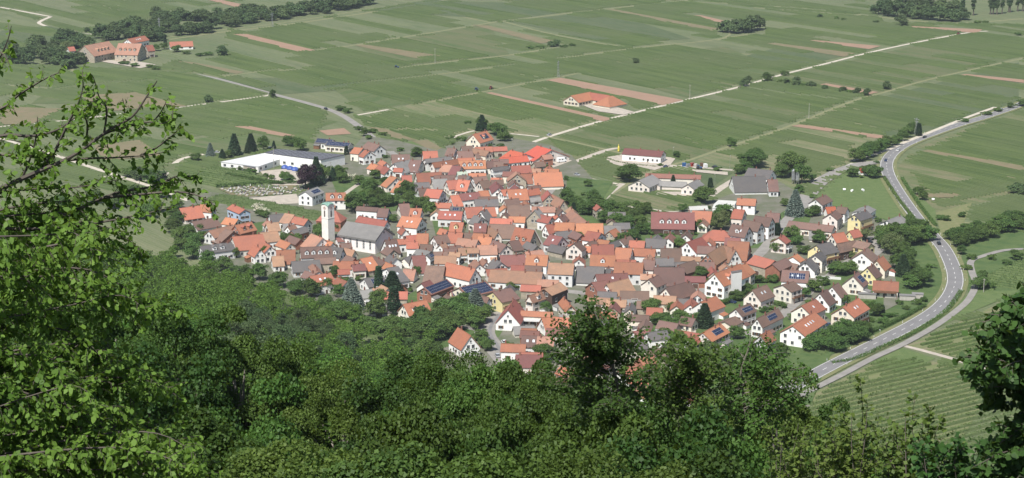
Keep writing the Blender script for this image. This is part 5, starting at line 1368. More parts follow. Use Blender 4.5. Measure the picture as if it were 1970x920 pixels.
# the bushy young trees at the lower right, upright shoots
def shoots(name, spec, mat, size, label, d, per=40, tw=.10, twl=(.08, .22), droop=.15, asp=.42, r0=.014):
    S_ = []; b = at_d(spec[0][0], 1150, d); base = (b.x, b.y, hill(b.x, b.y))
    for x0, y0, x1, y1 in spec:
        S_.append((pl(d+rt.uniform(-1, 1), d+rt.uniform(-1, 1), x0, y0, x0*.6+x1*.4+rt.uniform(-8, 8), y0*.6+y1*.4, x0*.25+x1*.75+rt.uniform(-8, 8), y0*.25+y1*.75, x1, y1), r0))
    S_.append(([Vector(base)-Vector((0, 0, .5)), Vector(base).lerp(at_d(spec[0][0], 1000, d), .6), at_d(spec[0][0], 960, d)], .07))
    return leafy(name, S_, mat, M_BARK, size, per, asp=asp, droop=droop, label=label, base=base, tw=tw, twl=twl, six=False, spread=.8)
sp = []
for x, y in [(1655,732),(1618,775),(1640,790),(1668,770),(1600,800),(1580,830),(1630,840),(1660,830),(1690,800)]: sp.append((1640+(x-1640)*.4+rt.uniform(-10, 10), 980, x, y))
for k in range(26): sp.append((1640+rt.uniform(-40, 40), 990, 1635+rt.uniform(-85, 70), rt.uniform(800, 900)))
shoots('young_tree', sp, L_SHOOT, .105, 'young yellow green tree with upright shoots before the vineyard rows', 34)
sp = []
for x, y in [(1762,757),(1742,790),(1790,785),(1708,800),(1725,820),(1812,800),(1775,800)]: sp.append((1755+(x-1755)*.4+rt.uniform(-10, 10), 980, x, y))
for k in range(28): sp.append((1755+rt.uniform(-50, 50), 990, 1760+rt.uniform(-90, 90), rt.uniform(815, 900)))
shoots('young_tree', sp, L_SHOOT, .105, 'young yellow green tree with two thin leaders, right of the other young tree', 32)
sp = []
for k in range(30): sp.append((1850+rt.uniform(-50, 50), 1000, 1850+rt.uniform(-95, 80), rt.uniform(820, 905)))
shoots('young_tree', sp, L_MAPLE, .11, 'bushy young maple crown at the foot of the dark maple', 30, asp=.5)
sp = []
for k in range(30): sp.append((1540+rt.uniform(-60, 60), 1000, 1560+rt.uniform(-90, 80), rt.uniform(800, 905)))
shoots('young_tree', sp, L_SHOOT, .09, 'young yellow green tree at the foot of the tall slope trees', 36)
# dark maple entering from the right
MP = []
mb = at_d(2080, 1100, 30); mb = (mb.x, mb.y, hill(mb.x, mb.y))
MP.append(([Vector(mb)-Vector((0, 0, 1)), at_d(2070, 1000, 30), at_d(2050, 850, 30), at_d(2030, 700, 30), at_d(2020, 560, 30)], .14))
for k in range(84):
    y0 = rt.uniform(580, 980); y1 = y0+rt.uniform(-60, 40); lim = np.interp(y1, [560, 600, 640, 700, 760, 800, 850, 920, 1000], [1990, 1905, 1870, 1850, 1885, 1925, 1900, 1865, 1860])
    x1 = lim+abs(rt.gauss(0, 60)); d0 = rt.uniform(28, 32); MP.append((pl(30, d0, 2045, y0+40, 2010, y0, (x1+2000)/2, (y0+y1)/2-12, x1, y1), rt.uniform(.015, .03)))
leafy('maple_tree', MP, L_MAPLE, M_BARK, .125, 42, label='dark green maple with broad leaves entering at the right edge', base=mb, tw=.13, asp=.5, droop=.45, twl=(.15, .4))
# the tall slope trees in the middle: pale stems, crowns with gaps
def tall(name, stem, boughs, label, d, mat=L_NEAR, size=.12, per=40, bark=M_BARKM, tw=.2, r0=.10, twl=(.35, .8)):
    b = at_d(stem[0], stem[1]+60, d); base = (b.x, b.y, hill(b.x, b.y)-.5)
    S_ = [([Vector(base)]+pl(d, d, *stem), r0)]
    for x0, y0, x1, y1, j in boughs:
        dj = rt.uniform(-2.2, 2.4); y0 += 30; mx, my = (x0+x1)/2+rt.uniform(-8, 8), (y0+y1)/2+rt.uniform(-18, 4)
        S_.append((pl(d, d+dj, x0, y0, mx, my, x1, y1), j))
    return leafy(name, S_, mat, bark, size, per, asp=.42, droop=.3, label=label, base=base, tw=tw, twl=twl, six=False, jit=.2)
def fan(stem, n, cx, cy, rx, ry, r=(.010, .022)):
    out = []
    for k in range(n):
        a = rt.uniform(0, 6.283); q = rt.uniform(.3, 1)**.5; x1, y1 = cx+rx*q*math.cos(a), cy+ry*q*math.sin(a); t = min(1, max(.05, (stem[1]-y1-20)/(stem[1]-stem[-1])))
        i = min(len(stem)//2-2, int(t*(len(stem)//2-1))); f = t*(len(stem)//2-1)-i; x0 = stem[2*i]*(1-f)+stem[2*i+2]*f; y0 = stem[2*i+1]*(1-f)+stem[2*i+3]*f
        out.append((x0, y0+15, x1, y1, rt.uniform(*r)))
    return out
st = [1215,930, 1200,830, 1192,760, 1175,690, 1160,640, 1140,590]
tall('ash_tree', st, fan(st, 54, 1160, 715, 125, 100)+fan(st, 16, 1150, 615, 60, 30)+[(1150,640,1135,570,.03),(1150,640,1060,612,.025),(1150,640,1075,625,.025),(1155,660,1068,655,.025),(1150,650,1100,620,.02),(1160,680,1090,690,.03),(1140,620,1128,575,.02),(1145,630,1150,580,.02),(1160,650,1090,650,.03),(1160,660,1245,640,.03)], 'tall dark ash with pale trunk rising highest before the village', 52, per=40, twl=(.22, .55), tw=.17)
st = [1392,930, 1382,850, 1340,760, 1328,700, 1325,655]
tall('ash_tree', st, fan(st, 54, 1320, 725, 100, 85)+[(1335,760,1300,640,.02)], 'slender ash with forked bare pale stems, right of the tallest ash', 56, per=38, twl=(.22, .55), tw=.18, r0=.085)
st = [1425,930, 1430,860, 1432,780, 1425,720, 1440,670, 1445,645]
tall('ash_tree', st, fan(st, 50, 1455, 730, 115, 80), 'slender ash with white twisted stem between the forked ash and the bypass', 58, per=38, twl=(.22, .55), tw=.18, r0=.08)
# bare pale branches poking out of the thicket
for i, (d, v) in enumerate([(90, [200+400,560+300, 545+0,735, 575,715, 620,695]), (60, [1040,800, 1000,800, 955,815, 930,830]), (60, [955,815, 990,835, 1010,870]), (95, [500,520+90, 495,560, 480,530, 470,515]), (50, [735,690, 800,665, 830,655])]):
    P = pl(d, d, *v)
    continue
    g = MB(); o = P[0]
    for a in range(len(P)-1): g.tube(P[a]-o, P[a+1]-o, .09*(1-a*.25), .09*(1-(a+1)*.25), 6)
    bz = hill(o.x, o.y); g.tube((0, 0, bz-o.z-.5), (0, 0, 0), .16, .09, 7)
    r_ = link('dead_tree', g.mesh('dead_tree', M_BARKL), None, tuple(o)); tag(r_, 'leafless pale dead stem standing among the near slope trees', 'tree', 'dead stems of the near slope')
# ------------------------------------------------------------------ vines in rows over the plain, real ridges of foliage
def inpoly(X, Y, P):
    c = np.zeros(len(X), bool); n = len(P)
    for i in range(n):
        x0, y0, x1, y1 = P[i][0], P[i][1], P[i-1][0], P[i-1][1]
        if y0 == y1: continue
        c ^= ((y0 > Y) != (y1 > Y)) & (X < (x1-x0)*(Y-y0)/(y1-y0)+x0)
    return c
def W2(pts): return [tuple(at(x, y).xy) for x, y in pts]
NOVINE = [W2(VILL)]+[W2(p) for n, p, m in SHEETS if n != 'vineyard']+[W2(q) for q in ([(1185,300),(1160,305),(1180,318),(1260,328),(1290,318),(1300,305),(1220,295)], [(500,330),(560,325),(600,350),(560,368),(530,365)],
  [(415,364),(500,356),(586,355),(650,345),(660,300),(600,290),(430,300),(425,320)], [(470,378),(570,372),(640,400),(620,408),(540,396)], [(0,125),(60,80),(200,70),(330,20),(480,0),(840,-5),(560,45),(440,58),(420,112),(330,118),(290,140),(150,128)], [(1130,30),(1700,0),(1980,0),(1980,52),(1700,48),(1660,36)] if 0 else [(1660,0),(1980,0),(1980,48),(1700,44)],
  [(1375,45),(1470,45),(1475,68),(1380,70)], [(1180,340),(1380,365),(1360,385),(1200,362)], [(1330,300),(1500,300),(1560,350),(1450,420),(1340,360)], [(1630,320),(1640,270),(1780,240),(1800,250),(1700,330)], [(1080,190),(1200,190),(1230,216),(1180,222),(1080,205)], [(1095,340),(1180,350),(1150,400),(1085,420)], [(200,370),(460,372),(420,560),(0,560),(0,350)], [(640,200),(760,290),(760,300),(690,300),(600,270)], [(1085,290),(1030,255),(900,255),(880,290),(1050,330)], [(640,340),(760,345),(760,400),(640,400)], [(620,255),(700,270),(700,310),(600,290)]
  , [(1510,700),(1700,640),(1840,560),(1800,430),(1700,300),(1760,270),(1980,180),(1980,200),(1780,290),(1740,310),(1880,500),(1880,570),(1740,680),(1560,780)])]
HP_ = [tuple((px_[0], px_[1])) for px_ in []]
def rows(region, ang, pitch, cond=None, seed=0, wd=.55, hh=1.35, cell=(150, 19), skip=.20):
    a = R(ang); u = np.array([math.cos(a), math.sin(a)]); n = np.array([-u[1], u[0]]); rr = np.random.default_rng(seed)
    U = [np.dot(u, q) for q in region]; V = [np.dot(n, q) for q in region]; st = 7.0
    s, v = np.meshgrid(np.arange(min(U), max(U), st), np.arange(min(V), max(V), pitch)); s = s.ravel()+0; v = v.ravel()
    X, Y = s*u[0]+v*n[0], s*u[1]+v*n[1]; k = inpoly(X, Y, region)
    if cond is not None: k &= cond(X, Y)
    s, v, X, Y = s[k], v[k], X[k], Y[k]
    d = np.hypot(X, Y); k = (np.abs(X)/Y < .285); s, v, X, Y = s[k], v[k], X[k], Y[k]
    for P in NOVINE:
        k = ~inpoly(X, Y, P); s, v, X, Y = s[k], v[k], X[k], Y[k]
    for P, w in TRK+[(MR, 13)]:
        q = np.array([p.xy for p in P]); 
        k = np.ones(len(X), bool)
        for A, B in zip(q[:-1], q[1:]):
            ab = B-A; L2 = (ab**2).sum()+1e-9; t = np.clip(((X-A[0])*ab[0]+(Y-A[1])*ab[1])/L2, 0, 1)
            k &= np.hypot(X-A[0]-t*ab[0], Y-A[1]-t*ab[1]) > w/2+3.0
        s, v, X, Y = s[k], v[k], X[k], Y[k]
    cu, cv = np.floor(s/cell[0]+np.floor(v/cell[1])*.37), np.floor(v/cell[1]); hsh = np.abs(np.sin(cu*12.9898+cv*78.233+seed)*43758.5453) % 1
    k = (hsh > skip) & (rr.random(len(s)) > .012); s, v, hsh = s[k], v[k], hsh[k]; m = len(s)
    if not m: return None
    H = hh*(.55+.6*hsh); Wd = wd*(.7+.6*hsh); L = np.full(m, st); z0 = .30*0
    def pt(ds, dv, z): q = np.empty((m, 3)); ss = s+ds; vv = v+dv; q[:, 0] = ss*u[0]+vv*n[0]; q[:, 1] = ss*u[1]+vv*n[1]; q[:, 2] = z; return q
    hs = lambda q, k: (np.abs(np.sin(np.round(q/st*2)*91.7+v*13.3+k)*4375.85) % 1)-.5
    j1, j2 = hs(s-st/2, 1)*.15, hs(s+st/2, 1)*.15; H1, H2 = H*(1+.10*hs(s-st/2, 5)), H*(1+.10*hs(s+st/2, 5))
    c = [pt(-L/2, -Wd/2+j1, .02), pt(L/2, -Wd/2+j2, .02), pt(L/2, Wd/2+j2, .02), pt(-L/2, Wd/2+j1, .02), pt(-L/2, -Wd*.3+j1, H1), pt(L/2, -Wd*.3+j2, H2), pt(L/2, Wd*.3+j2, H2), pt(-L/2, Wd*.3+j1, H1)]
    Vt = np.stack(c, 1).reshape(-1, 3); fq = np.array([[0,1,5,4],[2,3,7,6],[4,5,6,7],[1,2,6,5],[3,0,4,7]]); Fc = (np.arange(m)[:, None, None]*8+fq[None]).reshape(-1)
    me = bpy.data.meshes.new('vine_rows'); me.vertices.add(len(Vt)); me.vertices.foreach_set('co', Vt.astype(np.float32).ravel()); me.loops.add(len(Fc)); me.loops.foreach_set('vertex_index', Fc.astype(np.int32))
    me.polygons.add(m*5); me.polygons.foreach_set('loop_start', np.arange(0, m*20, 4, dtype=np.int32)); me.update(calc_edges=True); me.validate(); me.polygons.foreach_set('use_smooth', np.zeros(len(me.polygons), bool)); print('ROWS', m); return me
def vinemat(ang, name='vine_foliage'):
    m, t, b = nodes(name); v = coord(t); geo = N(t, 'ShaderNodeNewGeometry')
    mp = N(t, 'ShaderNodeMapping'); mp.inputs['Rotation'].default_value = (0, 0, -R(ang)); mp.inputs['Scale'].default_value = (1, 1, 1); t.links.new(v, mp.inputs[0])
    mq = N(t, 'ShaderNodeMapping'); mq.inputs['Scale'].default_value = (.007, .11, 1); t.links.new(mp.outputs[0], mq.inputs[0])
    o = mixc(t, ramp(t, noise(t, mq.outputs[0], 1.0, 4, .8), .42, .58), (.082,.124,.044), (.132,.178,.066))
    o = mixc(t, math_(t, 'MULTIPLY', ramp(t, noise(t, v, .012, 4, .7), .42, .6), .6), o, (.135,.165,.080))
    o = mixc(t, math_(t, 'MULTIPLY', ramp(t, noise(t, v, 1.6, 3, .8), .4, .65), .35), o, (.045,.070,.028))
    t.links.new(o, b.inputs['Base Color']); b.inputs['Roughness'].default_value = .9; b.inputs['Specular IOR Level'].default_value = .1; return m
M_VINE = vinemat(-54)
def addrows(label, me, mat=None):
    if me is None or not len(me.polygons): return
    me.materials.append(mat or M_VINE); o = link('vine_rows', me); tag(o, label, 'vines', kind='stuff')
    if mat is not None and 'near' in mat.name:      # loose shoots over the trained rows
        co = np.empty(len(me.vertices)*3, np.float32); me.vertices.foreach_get('co', co); co = co.reshape(-1, 8, 3); a_, b_ = (co[:, 4]+co[:, 7])/2, (co[:, 5]+co[:, 6])/2
        t_ = nr.random((len(co), 60, 1)); C = (a_[:, None]*(1-t_)+b_[:, None]*t_).reshape(-1, 3)+nr.normal(size=(len(co)*60, 3))*[.38, .38, .16]
        link('vine_leaves', quads('vine_leaves', *leaves_at(C, np.tile([0, 0, 1.0], (len(C), 1)), .5, .3), L_MID), o)
EXT = [(-700, 600), (700, 600), (700, 2250), (-700, 2250)]
LEFT = lambda X, Y: (X < -105+(Y-1300)*-.62)          # west of the hamlet road
SPEC = [(W2(p), a, lb) for p, a, lb in [
 ([(1550,790),(1590,745),(1700,692),(1755,690),(1910,725),(1940,800),(1840,900),(1560,900)], 33, 'vine rows of the big slope field at the lower right'),
 ([(1750,664),(1880,608),(1985,590),(1985,740),(1850,692)], 33, 'vine rows between the service path and the right edge'),
 ([(385,384),(440,376),(640,414),(645,440),(570,416),(450,402)], -28, 'narrow vine rows running to the church tower'),
 ([(1895,525),(1985,495),(1985,560),(1895,566)], -38, 'vine rows right of the service path bend'),
 ([(345,350),(425,318),(548,354),(425,360)], -38, 'vine rows before the long white hall')]]
inS = lambda X, Y: np.logical_or.reduce([inpoly(X, Y, q[0]) for q in SPEC])
_nv = NOVINE; NOVINE = []
for i, (q, a, lb) in enumerate(SPEC): addrows(lb, rows(q, a, 4.2 if i != 2 else 3.4, seed=20+i, skip=0, cell=(400, 400), hh=1.15, wd=1.35 if i != 2 else 1.2), vinemat(a, 'vine_foliage_near'))
NOVINE = _nv
addrows('vine rows of the plain running down to the right in long parcels', rows(EXT, -54, 3.2, lambda X, Y: ~LEFT(X, Y) & ~inS(X, Y), 3))
addrows('vine rows of the fields left of the hamlet road', rows(EXT, -40, 3.2, lambda X, Y: LEFT(X, Y) & ~inS(X, Y), 4, cell=(130, 30)), vinemat(-40, 'vine_foliage_left'))
# ------------------------------------------------------------------ cars
def car_meshes(paint):
    g = MB(); hw = .87
    prof = [(-2.15,.35),(-2.12,.78),(-1.35,.92),(-1.9,.86),(2.1,.62),(2.15,.35)]
    body = [(-2.15,.32),(2.15,.32),(2.17,.62),(1.95,.80),(1.05,.90),(-1.75,.95),(-2.12,.88),(-2.18,.6)]; n = len(body)
    g.poly([(x, -hw, z) for x, z in body]+[(x, hw, z) for x, z in body], [tuple(range(n)), tuple(range(n, 2*n))[::-1]]+[(i, n+i, n+(i+1)%n, (i+1)%n) for i in range(n)])
    b = g.mesh('body', paint); g = MB()
    top = [(1.05,.90),(.45,1.38),(-1.15,1.42),(-1.8,.95)]; wt = .66
    g.poly([(top[0][0],-hw+.04,top[0][1]),(top[1][0],-wt,top[1][1]),(top[2][0],-wt,top[2][1]),(top[3][0],-hw+.04,top[3][1]),(top[0][0],hw-.04,top[0][1]),(top[1][0],wt,top[1][1]),(top[2][0],wt,top[2][1]),(top[3][0],hw-.04,top[3][1])],
           [(0,1,2,3),(7,6,5,4),(0,4,5,1),(2,6,7,3)])
    w = g.mesh('windows', M_GLASS); g = MB(); g.box(-1.13, -wt-.01, 1.40, .47, wt+.01, 1.46); r = g.mesh('roof_panel', paint)
    g = MB(); g.tube((0, -.1, 0), (0, .1, 0), .32, .32, 12, 0); g.tube((0, -.11, 0), (0, .11, 0), .18, .18, 8, 1); wh = g.mesh('wheel', [M_BLACK, M_METAL])
    return b, w, r, wh
def paint(n, c): 
    m = simple(n, c, .25, .2, var=.03, obvar=0); return m
PA = {'white': paint('car_white', (.78,.78,.78)), 'black': paint('car_black', (.02,.02,.025)), 'dark blue': paint('car_blue', (.03,.05,.12)), 'silver': paint('car_silver', (.45,.46,.48)), 'red': paint('car_red', (.35,.03,.03))}
PM = {k: car_meshes(m) for k, m in PA.items()}
def car(c, x, y, x2, y2, z, label):
    p, q = at(x, y), at(x2, y2); d = q-p; o = empty('parked_car' if 'parked' in label else 'car', (p.x, p.y, z), math.atan2(d.y, d.x)); b, w, r, wh = PM[c]
    link('body', b, o); link('windows', w, o); link('roof_panel', r, o)
    for sx in (-1.3, 1.32):
        for sy in (-.80, .80): link('wheel', wh, o, (sx, sy, .32))
    tag(o, label, 'car', 'cars on the bypass and in the lanes')
for a in [('black',1779,266,1790,261,.335,'black car on the far straight of the bypass'),('white',1728,291,1738,285,.335,'white car entering the bypass bend'),('dark blue',1704,311,1706,304,.335,'dark blue car at the junction in the bend'),
  ('silver',1926,213,1938,209,.335,'silver car farthest along the bypass'),('black',1903,222,1914,218,.335,'black car behind a silver car far along the bypass'),('black',1806,471,1796,457,.335,'dark car half under the trees on the bypass'),
  ('white',934,653,930,640,.36,'white parked car beside the curving street'),('silver',957,688,950,676,.36,'silver parked car low in the curving street'),('black',984,692,977,682,.36,'black parked car at the right kerb of the curving street'),('white',970,662,962,654,.36,'white parked car under the half timbered gable house'),
  ('silver',1363,567,1370,566,.33,'silver parked car before the white apartment house'),('white',1386,575,1392,576,.33,'white parked car right of a silver one near the apartment house'),('dark blue',1408,584,1414,585,.33,'dark blue parked car by the garden hedge'),
  ('dark blue',1326,598,1332,596,.33,'dark blue parked car beside the low maroon garage'),('black',1612,634,1620,632,.33,'black parked car in front of the road bend house'),('dark blue',1595,629,1601,627,.33,'dark blue parked car left of the road bend house'),
  ('silver',1110,338,1118,340,.07,'silver parked car on the track right of the old core'),('dark blue',1281,323,1288,320,.32,'dark blue parked car at the winery forecourt'),('black',1376,324,1384,325,.32,'black parked car at the end of the farm track'),
  ('white',1303,364,1304,359,.33,'white parked car between the two grey roofed gabled halls'),('silver',1057,261,1064,259,.07,'silver car at the field track crossing'),('black',627,211,636,215,.10,'black car on the hamlet road'),
  ('white',418,296,426,295,.33,'white parked car left of the conical spruces'),('white',520,287,528,286,.07,'white parked car behind the conical spruces'),('red',812,600,818,602,.33,'red parked car near the orange dormered house'),
  ('silver',1420,455,1426,452,.34,'silver parked car in the lane of the four gables'),('white',1560,520,1567,515,.36,'white parked car in the lane before the yellow house'),('black',1672,468,1680,470,.36,'black parked car on the forecourt of the yellow house')]: car(*a)
def simple_thing(name, label, cat, loc, parts, rz=0, group=None):
    o = empty(name, tuple(loc), rz); tag(o, label, cat, group)
    for nm, g, m in parts: link(nm, g.mesh(nm, m), o)
    return o
# camper van
g1 = MB(); g1.box(-3, -1.1, .4, 2.0, 1.1, 2.9); g1.poly([(2.0,-1.05,.4),(3.1,-1.05,.4),(3.1,-1.05,1.2),(2.0,-1.05,2.4),(2.0,1.05,.4),(3.1,1.05,.4),(3.1,1.05,1.2),(2.0,1.05,2.4)], [(0,1,2,3),(7,6,5,4),(1,5,6,2),(0,4,5,1)])
g2 = MB(); g2.poly([(2.02,-1.0,2.38),(3.11,-1.0,1.22),(3.11,1.0,1.22),(2.02,1.0,2.38)], [(0,1,2,3)]); 
for x in (-2.2, -.3): g2.box(x, -1.13, 1.6, x+1.1, 1.13, 2.2)
g3 = MB()
for x in (-2, 2.3):
    for y in (-1, 1): g3.tube((x, y-.12, .38), (x, y+.12, .38), .38, .38, 12)
p = at(1080, 313); simple_thing('camper_van', 'white camper van parked before the vivid red roofed hall', 'van', (p.x, p.y, .33), [('body', g1, M_WHITE), ('windows', g2, M_GLASS), ('wheels', g3, M_BLACK)], R(25))
# tractors at work
def tractor(x, y, c, label, rz):
    p = at(x, y); b = MB(); b.box(-.2, -.4, .9, 1.9, .4, 1.55); b.box(-1.2, -.6, .8, -.1, .6, 1.4); cb = MB(); cb.box(-1.1, -.65, 1.4, .0, .65, 2.5); r = MB(); r.box(-1.25, -.75, 2.5, .15, .75, 2.62)
    w = MB()
    for y_ in (-.85, .85): w.tube((-.8, y_-.2, .8), (-.8, y_+.2, .8), .8, .8, 14); w.tube((1.4, y_-.14, .5), (1.4, y_+.14, .5), .5, .5, 12)
    simple_thing('tractor', label, 'tractor', (p.x, p.y, .08), [('hood', b, c), ('cab', cb, M_GLASS), ('cab_roof', r, c), ('wheels', w, M_BLACK)], R(rz), 'tractors in the fields')
M_BLUEP, M_REDP = paint('paint_blue', (.04,.12,.30)), paint('paint_red', (.40,.05,.03))
tractor(917, 175, M_BLUEP, 'left of two tractors standing at the ploughed strip', 50); tractor(945, 172, M_REDP, 'right of two tractors standing at the ploughed strip', 60); tractor(763, 132, M_BLUEP, 'small tractor alone on the grass track', 30); tractor(1844, 67, M_REDP, 'tractor on the long pale concrete track far away', 50)
tractor(1345, 326, M_BLUEP, 'blue tractor parked at the farm track right of the winery hall', 10)
# yellow bottle sculpture, silos
p = at(1190, 292); g = MB(); g.lathe([(.62,0),(.66,.3),(.66,2.3),(.58,2.7),(.28,3.3),(.22,3.5),(.22,4.3),(.28,4.32),(.28,4.5)], n=18)
simple_thing('bottle_sculpture', 'tall yellow bottle standing beside the white winery hall', 'sculpture', p+Vector((0, 0, .3)), [('bottle', g, simple('yellow_paint', (.75,.62,.10), .5, obvar=0))])
for i, x in enumerate((1526, 1534)):
    p = at(x, 354+i); g = MB(); g.lathe([(.3,1.3),(1.15,2.6),(1.15,8.2),(.2,9.0)], n=18); l = MB()
    for a in range(4): l.tube((math.cos(a*1.57+.78), math.sin(a*1.57+.78), 0), (math.cos(a*1.57+.78), math.sin(a*1.57+.78), 3), .07, .07, 6)
    simple_thing('grain_silo', ['left', 'right'][i]+' one of two steel silos behind the dark grey farm', 'silo', p, [('tank', g, M_METAL), ('legs', l, M_METAL)], 0, 'steel silos at the farm')
# poles and pylons
def pole(x, y0, y1, kind, label, nm='utility_pole', cat='pole', group=None):
    p = at(x, y1); s = F/math.sqrt(p.x**2+p.y**2+EYE**2); H = (y1-y0)/s/CP; g = MB()
    if kind == 'lat':
        for a in range(4):
            c, d = math.cos(a*math.pi/2+.78), math.sin(a*math.pi/2+.78); g.tube((c*1.1, d*1.1, 0), (c*.3, d*.3, H), .09, .07, 4)
        for k in range(6):
            z = H*k/6; r = 1.1-.8*k/6; r2 = 1.1-.8*(k+1)/6
            for a in range(4):
                c, d = math.cos(a*math.pi/2+.78), math.sin(a*math.pi/2+.78); c2, d2 = math.cos((a+1)*math.pi/2+.78), math.sin((a+1)*math.pi/2+.78); g.tube((c*r, d*r, z), (c2*r2, d2*r2, z+H/6), .05, .05, 4)
        g.box(-2.6, -.1, H*.9, 2.6, .1, H*.93); g.box(-2.0, -.1, H*.78, 2.0, .1, H*.81); parts = [('mast', g, M_METAL)]
    elif kind == 'lamp':
        g.tube((0, 0, 0), (0, 0, H), .09, .06, 6); g2 = MB(); g2.box(-.1, -.1, H, 1.0, .1, H+.14); parts = [('mast', g, M_METAL), ('lamp_head', g2, M_WHITE)]
    else:
        g.tube((0, 0, 0), (0, 0, H), .2, .13, 7); g2 = MB(); g2.box(-.9, -.06, H-.5, .9, .06, H-.35); parts = [('mast', g, M_PW), ('crossarm', g2, M_PW)]
    simple_thing(nm, label, cat, p, parts, rt.uniform(0, 3), group)
M_PW = simple('pole_wood', (.38,.36,.32), .8)
for a in [(1327,164,189,'w','pale utility pole where the concrete track leaves the ploughed strip'),(1556,200,228,'w','pale utility pole on the grass track in the middle vineyards'),(837,94,122,'w','thin utility pole alone above the two tractors'),(1892,537,563,'w','utility pole right of the service path'),
  (527,283,324,'w','utility pole standing before the dark ribbed hall roof'),(637,312,345,'w','utility pole right of the purple beech')]: pole(*a)
for a in [(1762,228,262,'lat','steel lattice mast beside the bypass trees'),(1074,118,149,'lat','steel lattice mast at the end of the ploughed strip'),(307,36,70,'lat','steel lattice mast in front of the wood belt'),(524,26,54,'lat','steel lattice mast right of the wood belt')]: pole(*a, nm='power_mast', cat='mast')
for i, a in enumerate([(1375,336,356,'lamp','street lamp beside the dark grey farm drive'),(1404,300,325,'lamp','street lamp in the vines above the farm'),(1541,558,584,'lamp','street lamp between the brown roofed new houses'),(1295,284,300,'lamp','street lamp right of the winery hall'),(986,268,290,'lamp','street lamp by the lone orange house'),(724,552,585,'lamp','street lamp behind the columnar cypress'),(1632,318,338,'lamp','street lamp at the village road'),(1692,636,664,'lamp','tall road lamp at the bypass lay by')]): pole(*a, nm='street_lamp', cat='street lamp')
# road furniture: white delineator posts
g = MB(); g.box(-.09, -.07, 0, .09, .07, 1.05, 0); g.box(-.095, -.075, .78, .095, .075, .92, 1); dm = g.mesh('delineator_post', [M_WHITE, M_BLACK])
for k in range(30, len(MR)-30, 9):
    d = (MR[k+1]-MR[k]).normalized()
    for s in (-1, 1):
        q = MR[k]+Vector((-d.y, d.x, 0))*s*4.6; tag(link('delineator_post', dm, None, (q.x, q.y, .30), (0, 0, math.atan2(d.y, d.x))), 'white delineator post with black band on the bypass verge', 'post', 'delineator posts along the bypass')
# cemetery
stones = []
for kind in range(4):
    g = MB(); w, h = [(.9, 1.0), (.7, 1.3), (1.4, .9), (.35, 1.4)][kind]
    g.box(-w/2, -.12, .1, w/2, .12, h*.8); g.poly([(-w/2,-.12,h*.8),(w/2,-.12,h*.8),(0,-.12,h),(-w/2,.12,h*.8),(w/2,.12,h*.8),(0,.12,h)], [(0,1,2),(5,4,3),(0,2,5,3),(1,4,5,2)])
    k_ = MB(); k_.box(-.7, -2.1, 0, .7, -.13, .22)
    stones.append((g.mesh('headstone', [M_WHITE, simple('granite', (.10,.10,.11), .3), simple('granite_pale', (.45,.43,.40), .6), M_WHITE][kind]), k_.mesh('grave_border', [M_GARDEN, M_CONC, M_GARDEN, M_EARTH2][kind])))
n_ = 0
for r_i, y in enumerate(np.linspace(359.5, 376, 9)):
    x0, x1 = np.interp(y, [358, 364, 376], [500, 425, 455]), np.interp(y, [357, 368, 378], [583, 588, 520])
    for x in np.arange(x0, x1, 7.2):
        if rt.random() < .34: continue
        p = at(x+rt.uniform(-1, 1), y); s, k_ = stones[rt.choice([1, 1, 2, 2, 2, 3])]; o = empty('grave', (p.x, p.y, .345), R(-20)+rt.uniform(-.1, .1)); link('headstone', s, o); link('grave_border', k_, o)
        tag(o, 'small grave with upright headstone in the village cemetery', 'grave', 'graves of the cemetery'); n_ += 1
# hedges
def hedge(pts, w, h, label, z=0):
    P = catmull([at(x, y) for x, y in pts], 6); C = []
    for a, b in zip(P[:-1], P[1:]):
        L = (b-a).length; m = int(L*w*h*14)+4; t = nr.random(m); d = (b-a).normalized(); n = Vector((-d.y, d.x, 0)); o = nr.uniform(-.5, .5, m)*w
        C.append(np.column_stack([a.x+(b.x-a.x)*t+n.x*o, a.y+(b.y-a.y)*t+n.y*o, z+nr.random(m)**.6*h]))
    C = np.concatenate(C)-np.array([P[0].x, P[0].y, 0]); Nn = unit(np.column_stack([nr.normal(size=(len(C), 2))*.5, np.ones(len(C))]))
    tag(link('hedge', quads('hedge', *leaves_at(C, Nn, .5), L_MID), None, (P[0].x, P[0].y, 0)), label, 'hedge', 'hedges of the village')
hedge([(415,361),(470,358),(530,355),(585,354)], 1.8, 2.2, 'dark hedge along the upper side of the cemetery'); hedge([(435,338),(500,350),(545,356)], 2.5, 2, 'loose hedge under the long white hall')
hedge([(1085,381),(1160,384)], 1.2, 1.4, 'low clipped hedge right of the old core'); hedge([(1165,305),(1200,315),(1262,322)], .8, 1, 'row of low shrubs edging the winery yard')
hedge([(1378,566),(1400,572),(1425,578)], 2, 2, 'hedge below the white apartment house parking'); hedge([(1385,590),(1410,580),(1440,562)], 2.5, 2.5, 'bright hedge climbing behind the brown roofed new houses')
hedge([(1625,655),(1680,640),(1740,612),(1780,590)], 2.2, 1.6, 'hedge along the garden side of the bypass'); hedge([(1700,342),(1728,385),(1760,425)], 1.8, 1.5, 'bushy strip left of the bypass beside the meadow')
hedge([(1735,345),(1752,372),(1775,405),(1800,436)], 2.0, 1.6, 'bushy strip right of the bypass below the bend'); hedge([(1600,700),(1650,690),(1700,668),(1760,640),(1820,600),(1850,560)], 2.6, .9, 'grassy scrub strip between bypass and service path')
